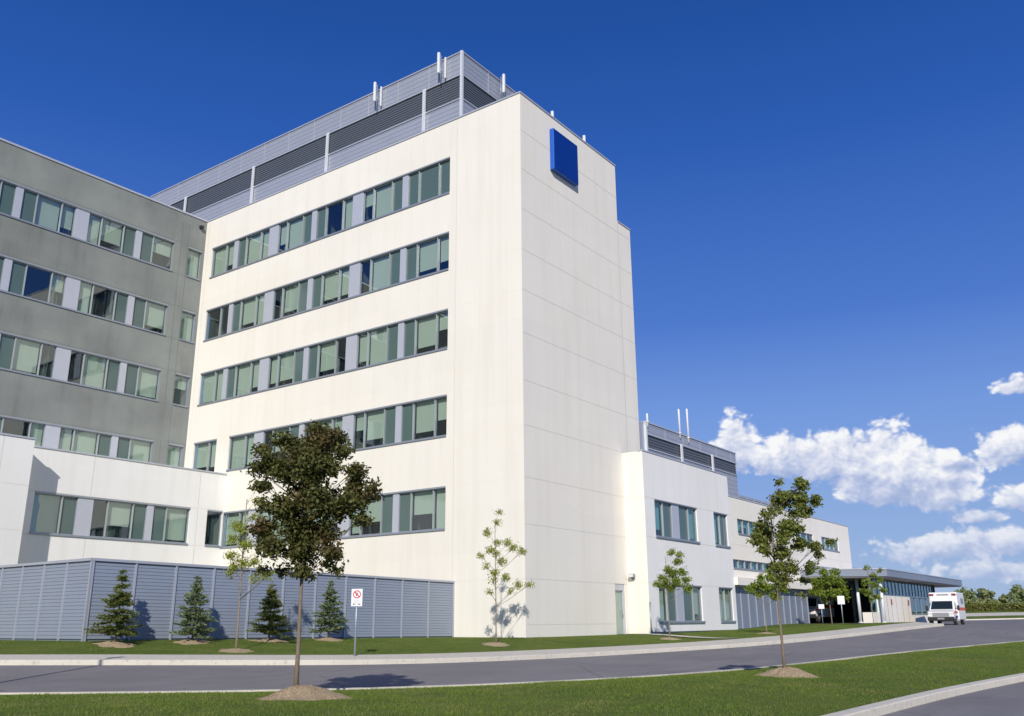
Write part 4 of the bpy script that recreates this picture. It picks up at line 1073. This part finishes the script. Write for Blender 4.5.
def spruce(x, y, z, h, rad_, mat_, label):
    e = tag(empty('spruce_tree', (x, y, z)), label, 'tree', 'small spruces in front of the louvre fence')
    o = Vector((x, y, z))
    m = MB(); m.tube([o - V(0, 0, .2), o + V(0, 0, h * .5), o + V(0, 0, h)], [.05, .03, .006], 7); child(e, m, 'trunk', M_bark)
    br = MB(); out = []
    lv = 17
    for k in range(lv):
        t = (k + .3) / lv; n = 9 if t < .7 else 6
        hz = .10 * h + t * h * .88
        for j in range(n):
            an = 2 * math.pi * (j + random.random() * .8) / n + k * 1.3
            L = rad_ * (1 - t) ** .88 * random.choice([.45, .7, .85, 1, 1.1, 1.25]) * random.uniform(.9, 1.1) + .04
            d = V(math.cos(an), math.sin(an), 0)
            rise = random.uniform(.05, .5) - .38 * (1 - t); hz += random.uniform(-.03, .03) * h * .5
            pts = [o + V(0, 0, hz), o + d * L * .55 + V(0, 0, hz + rise * L * .45), o + d * L + V(0, 0, hz + rise * L * .75 + .05 * L)]
            br.tube(pts, [.009, .006, .002], 4, False)
            ns = max(8, int(L * 80))
            for q in range(ns):
                s_ = .12 + .9 * (q + random.random()) / ns
                p = pts[0].lerp(pts[1], s_ / .55) if s_ < .55 else pts[1].lerp(pts[2], min(1, (s_ - .55) / .45))
                side = d.cross(V(0, 0, 1)) * random.uniform(-1, 1) + d * random.uniform(.2, .9) + V(0, 0, random.uniform(-.35, .75))
                side.normalize(); ll = random.uniform(.09, .17) * (1.1 - .3 * s_); w = side.cross(V(random.uniform(-1, 1), random.uniform(-1, 1), 1)).normalized() * ll * .24
                out.append([tuple(p - w), tuple(p + w), tuple(p + side * ll + w * .25), tuple(p + side * ll - w * .25)])
    for q in range(26):
        p = o + V(0, 0, h * random.uniform(.9, 1.0)); d = V(random.uniform(-1, 1), random.uniform(-1, 1), random.uniform(.6, 1.6)).normalized(); w = d.orthogonal().normalized() * .012
        out.append([tuple(p - w), tuple(p + w), tuple(p + d * .09 + w * .2), tuple(p + d * .09 - w * .2)])
    child(e, br, 'branches', M_bark)
    cr = soup('needles', np.array(out), 4, mat_); cr.parent = e; cr.matrix_parent_inverse = Matrix.Translation(-o)
SPR = [(-16.7, 5.8, 2.5, .74, ML_spruce, 'dark green spruce beside the near corner of the louvre fence, leftmost of the four spruces', 'brown mulch ring under the dark spruce at the fence corner'),
       (-14.0, 5.2, 2.35, .72, ML_blue, 'pale blue green spruce, second from the fence corner', 'brown mulch ring under the pale blue green spruce'),
       (-10.95, 4.6, 2.15, .76, ML_spruce, 'dark bushy spruce close to the maple trunk, third from the fence corner', 'brown mulch ring under the bushy spruce by the maple trunk'),
       (-8.3, 4.1, 2.4, .70, ML_blue, 'greyish green spruce beside the no parking sign', 'brown mulch ring under the spruce beside the no parking sign')]
for x, y, h, r, mt, lb, lm in SPR: spruce(x, y, ground_z(LR, x, y) + .06, h, r, mt, lb)

def mound(x, y, rx, h, G, label):
    z = ground_z(G, x, y); b = MB(); nr, na = 9, 40; seed = x * 3.1
    c = len(b.v)
    b.v.append((x, y, z + h))
    for i in range(1, nr + 1):
        for j in range(na):
            an = 2 * math.pi * j / na
            wob = 1 + .16 * math.sin(2 * an + seed) + .10 * math.sin(5 * an + seed * 2) + .06 * math.sin(9 * an)
            t = i / nr; r = rx * t * wob
            X, Y = x + r * math.cos(an), y + r * math.sin(an)
            zz = ground_z(G, X, Y) + h * (.5 + .5 * math.cos(math.pi * t)) * (1 + .22 * t * math.sin(4 * an + seed * 5)) + (random.uniform(-.02, .02) * min(1, h * 7) if t < .95 else -.03)
            b.v.append((X, Y, zz))
    for j in range(na): b.f.append((0, 1 + j, 1 + (j + 1) % na)); b.sm.append(True)
    for i in range(nr - 1):
        for j in range(na):
            a = 1 + i * na
            b.f.append((a + j, a + na + j, a + na + (j + 1) % na, a + (j + 1) % na)); b.sm.append(True)
    return tag(b.build('mulch_mound', M_mulch), label, 'mulch bed', 'mulch mounds around the trees')
mound(-23.34, -11.55, .80, .23, BR, 'wide brown mulch mound around the trunk of the dark maple')
mound(-12.45, -16.63, .76, .21, BR, 'brown mulch mound around the trunk of the open crowned tree on the berm')
mound(-14.34, 2.18, .75, .07, LR, 'brown mulch ring around the thin forked yellow green tree')
mound(-4.02, -1.33, .75, .07, LR, 'brown mulch ring around the small tree in front of the tower corner')
mound(6.23, -4.15, .65, .06, LR, 'brown mulch ring around the small tree in front of the low block')
mound(14.35, -5.91, .65, .06, LR, 'brown mulch ring around the short tree in front of the right louvre fence')
for x, y, h, r, mt, lb, lm in SPR: mound(x, y, .75, .10, LR, lm)

# hedge and trees beyond the drive
q0, q1 = V(103.5, 15, 1.35) + FWD * 11, V(121, -24, 1.35) + FWD * 12
def along(t, d=0.0): return q0.lerp(q1, t) + FWD * d
n = 26000
P = np.array([tuple(along(t)) for t in rng.random(n)]) + rng.normal(size=(n, 1)) * np.array([[FWD.x, FWD.y, 0]]) * .35
P[:, 2] += rng.random(n) * 1.45
a = rng.normal(size=(n, 3)); a /= np.linalg.norm(a, axis=1)[:, None]; b2 = np.cross(a, rng.normal(size=(n, 3))); b2 /= np.linalg.norm(b2, axis=1)[:, None]
s2 = (.09 + .09 * rng.random(n))[:, None]
hd_ = tag(empty('hedge', tuple(along(.5))), 'long clipped olive green hedge beyond the road at the far right', 'hedge')
ho = soup('hedge_leaves', np.stack([P - a * s2, P - b2 * s2 * .6, P + a * s2, P + b2 * s2 * .6], 1), 4, ML_hedge); ho.parent = hd_; ho.matrix_parent_inverse = Matrix.Translation(-hd_.location)
m = MB(); m.hexa([along(0, -.2), along(1, -.2), along(1, .3), along(0, .3)] + [p + V(0, 0, 1.25) for p in (along(0, -.2), along(1, -.2), along(1, .3), along(0, .3))]); child(hd_, m, 'hedge_core', M_dark)

def far_tree(p, h, w, label, mt):
    e = tag(empty('distant_tree', tuple(p)), label, 'tree', 'trees beyond the hedge')
    cs = []; rs = []; ns = []
    br = MB(); br.tube([p - V(0, 0, .3), p + V(.1, 0, h * .5), p + V(0, 0, h * .9)], [.14, .1, .03], 6)
    for k in range(11):
        t = random.uniform(.22, 1); c = p + V(random.gauss(0, 1), random.gauss(0, 1), 0) * w * .42 * (1.15 - .75 * t) + V(0, 0, h * t * .92)
        cs.append(tuple(c)); rs.append(w * random.uniform(.2, .36)); ns.append(170)
        br.tube([p + V(0, 0, h * t * .5), c], [.05, .02], 4)
    child(e, br, 'trunk', M_barkg)
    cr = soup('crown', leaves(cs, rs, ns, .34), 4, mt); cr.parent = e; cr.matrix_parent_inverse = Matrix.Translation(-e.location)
labs = ['pale feathery tree beyond the hedge, next to the ambulance', 'tall light green tree beyond the hedge, one of the clear peak', 'dark green tree beyond the hedge, in the gap of the row', 'broad light tree beyond the hedge near the right edge', 'low bushy tree beyond the hedge, between two taller ones', 'tall tree beyond the hedge at the right edge of the view', 'tree beyond the hedge just behind the pavilion roof end', 'tree beyond the hedge outside the right edge']
for k, (t, h, w) in enumerate([(.555, 4.6, 3.4), (.625, 4.9, 2.8), (.665, 4.1, 2.6), (.745, 4.6, 3.4), (.585, 3.7, 2.8), (.80, 5.0, 3.6), (.51, 3.5, 3.0), (.705, 3.6, 2.6)]):
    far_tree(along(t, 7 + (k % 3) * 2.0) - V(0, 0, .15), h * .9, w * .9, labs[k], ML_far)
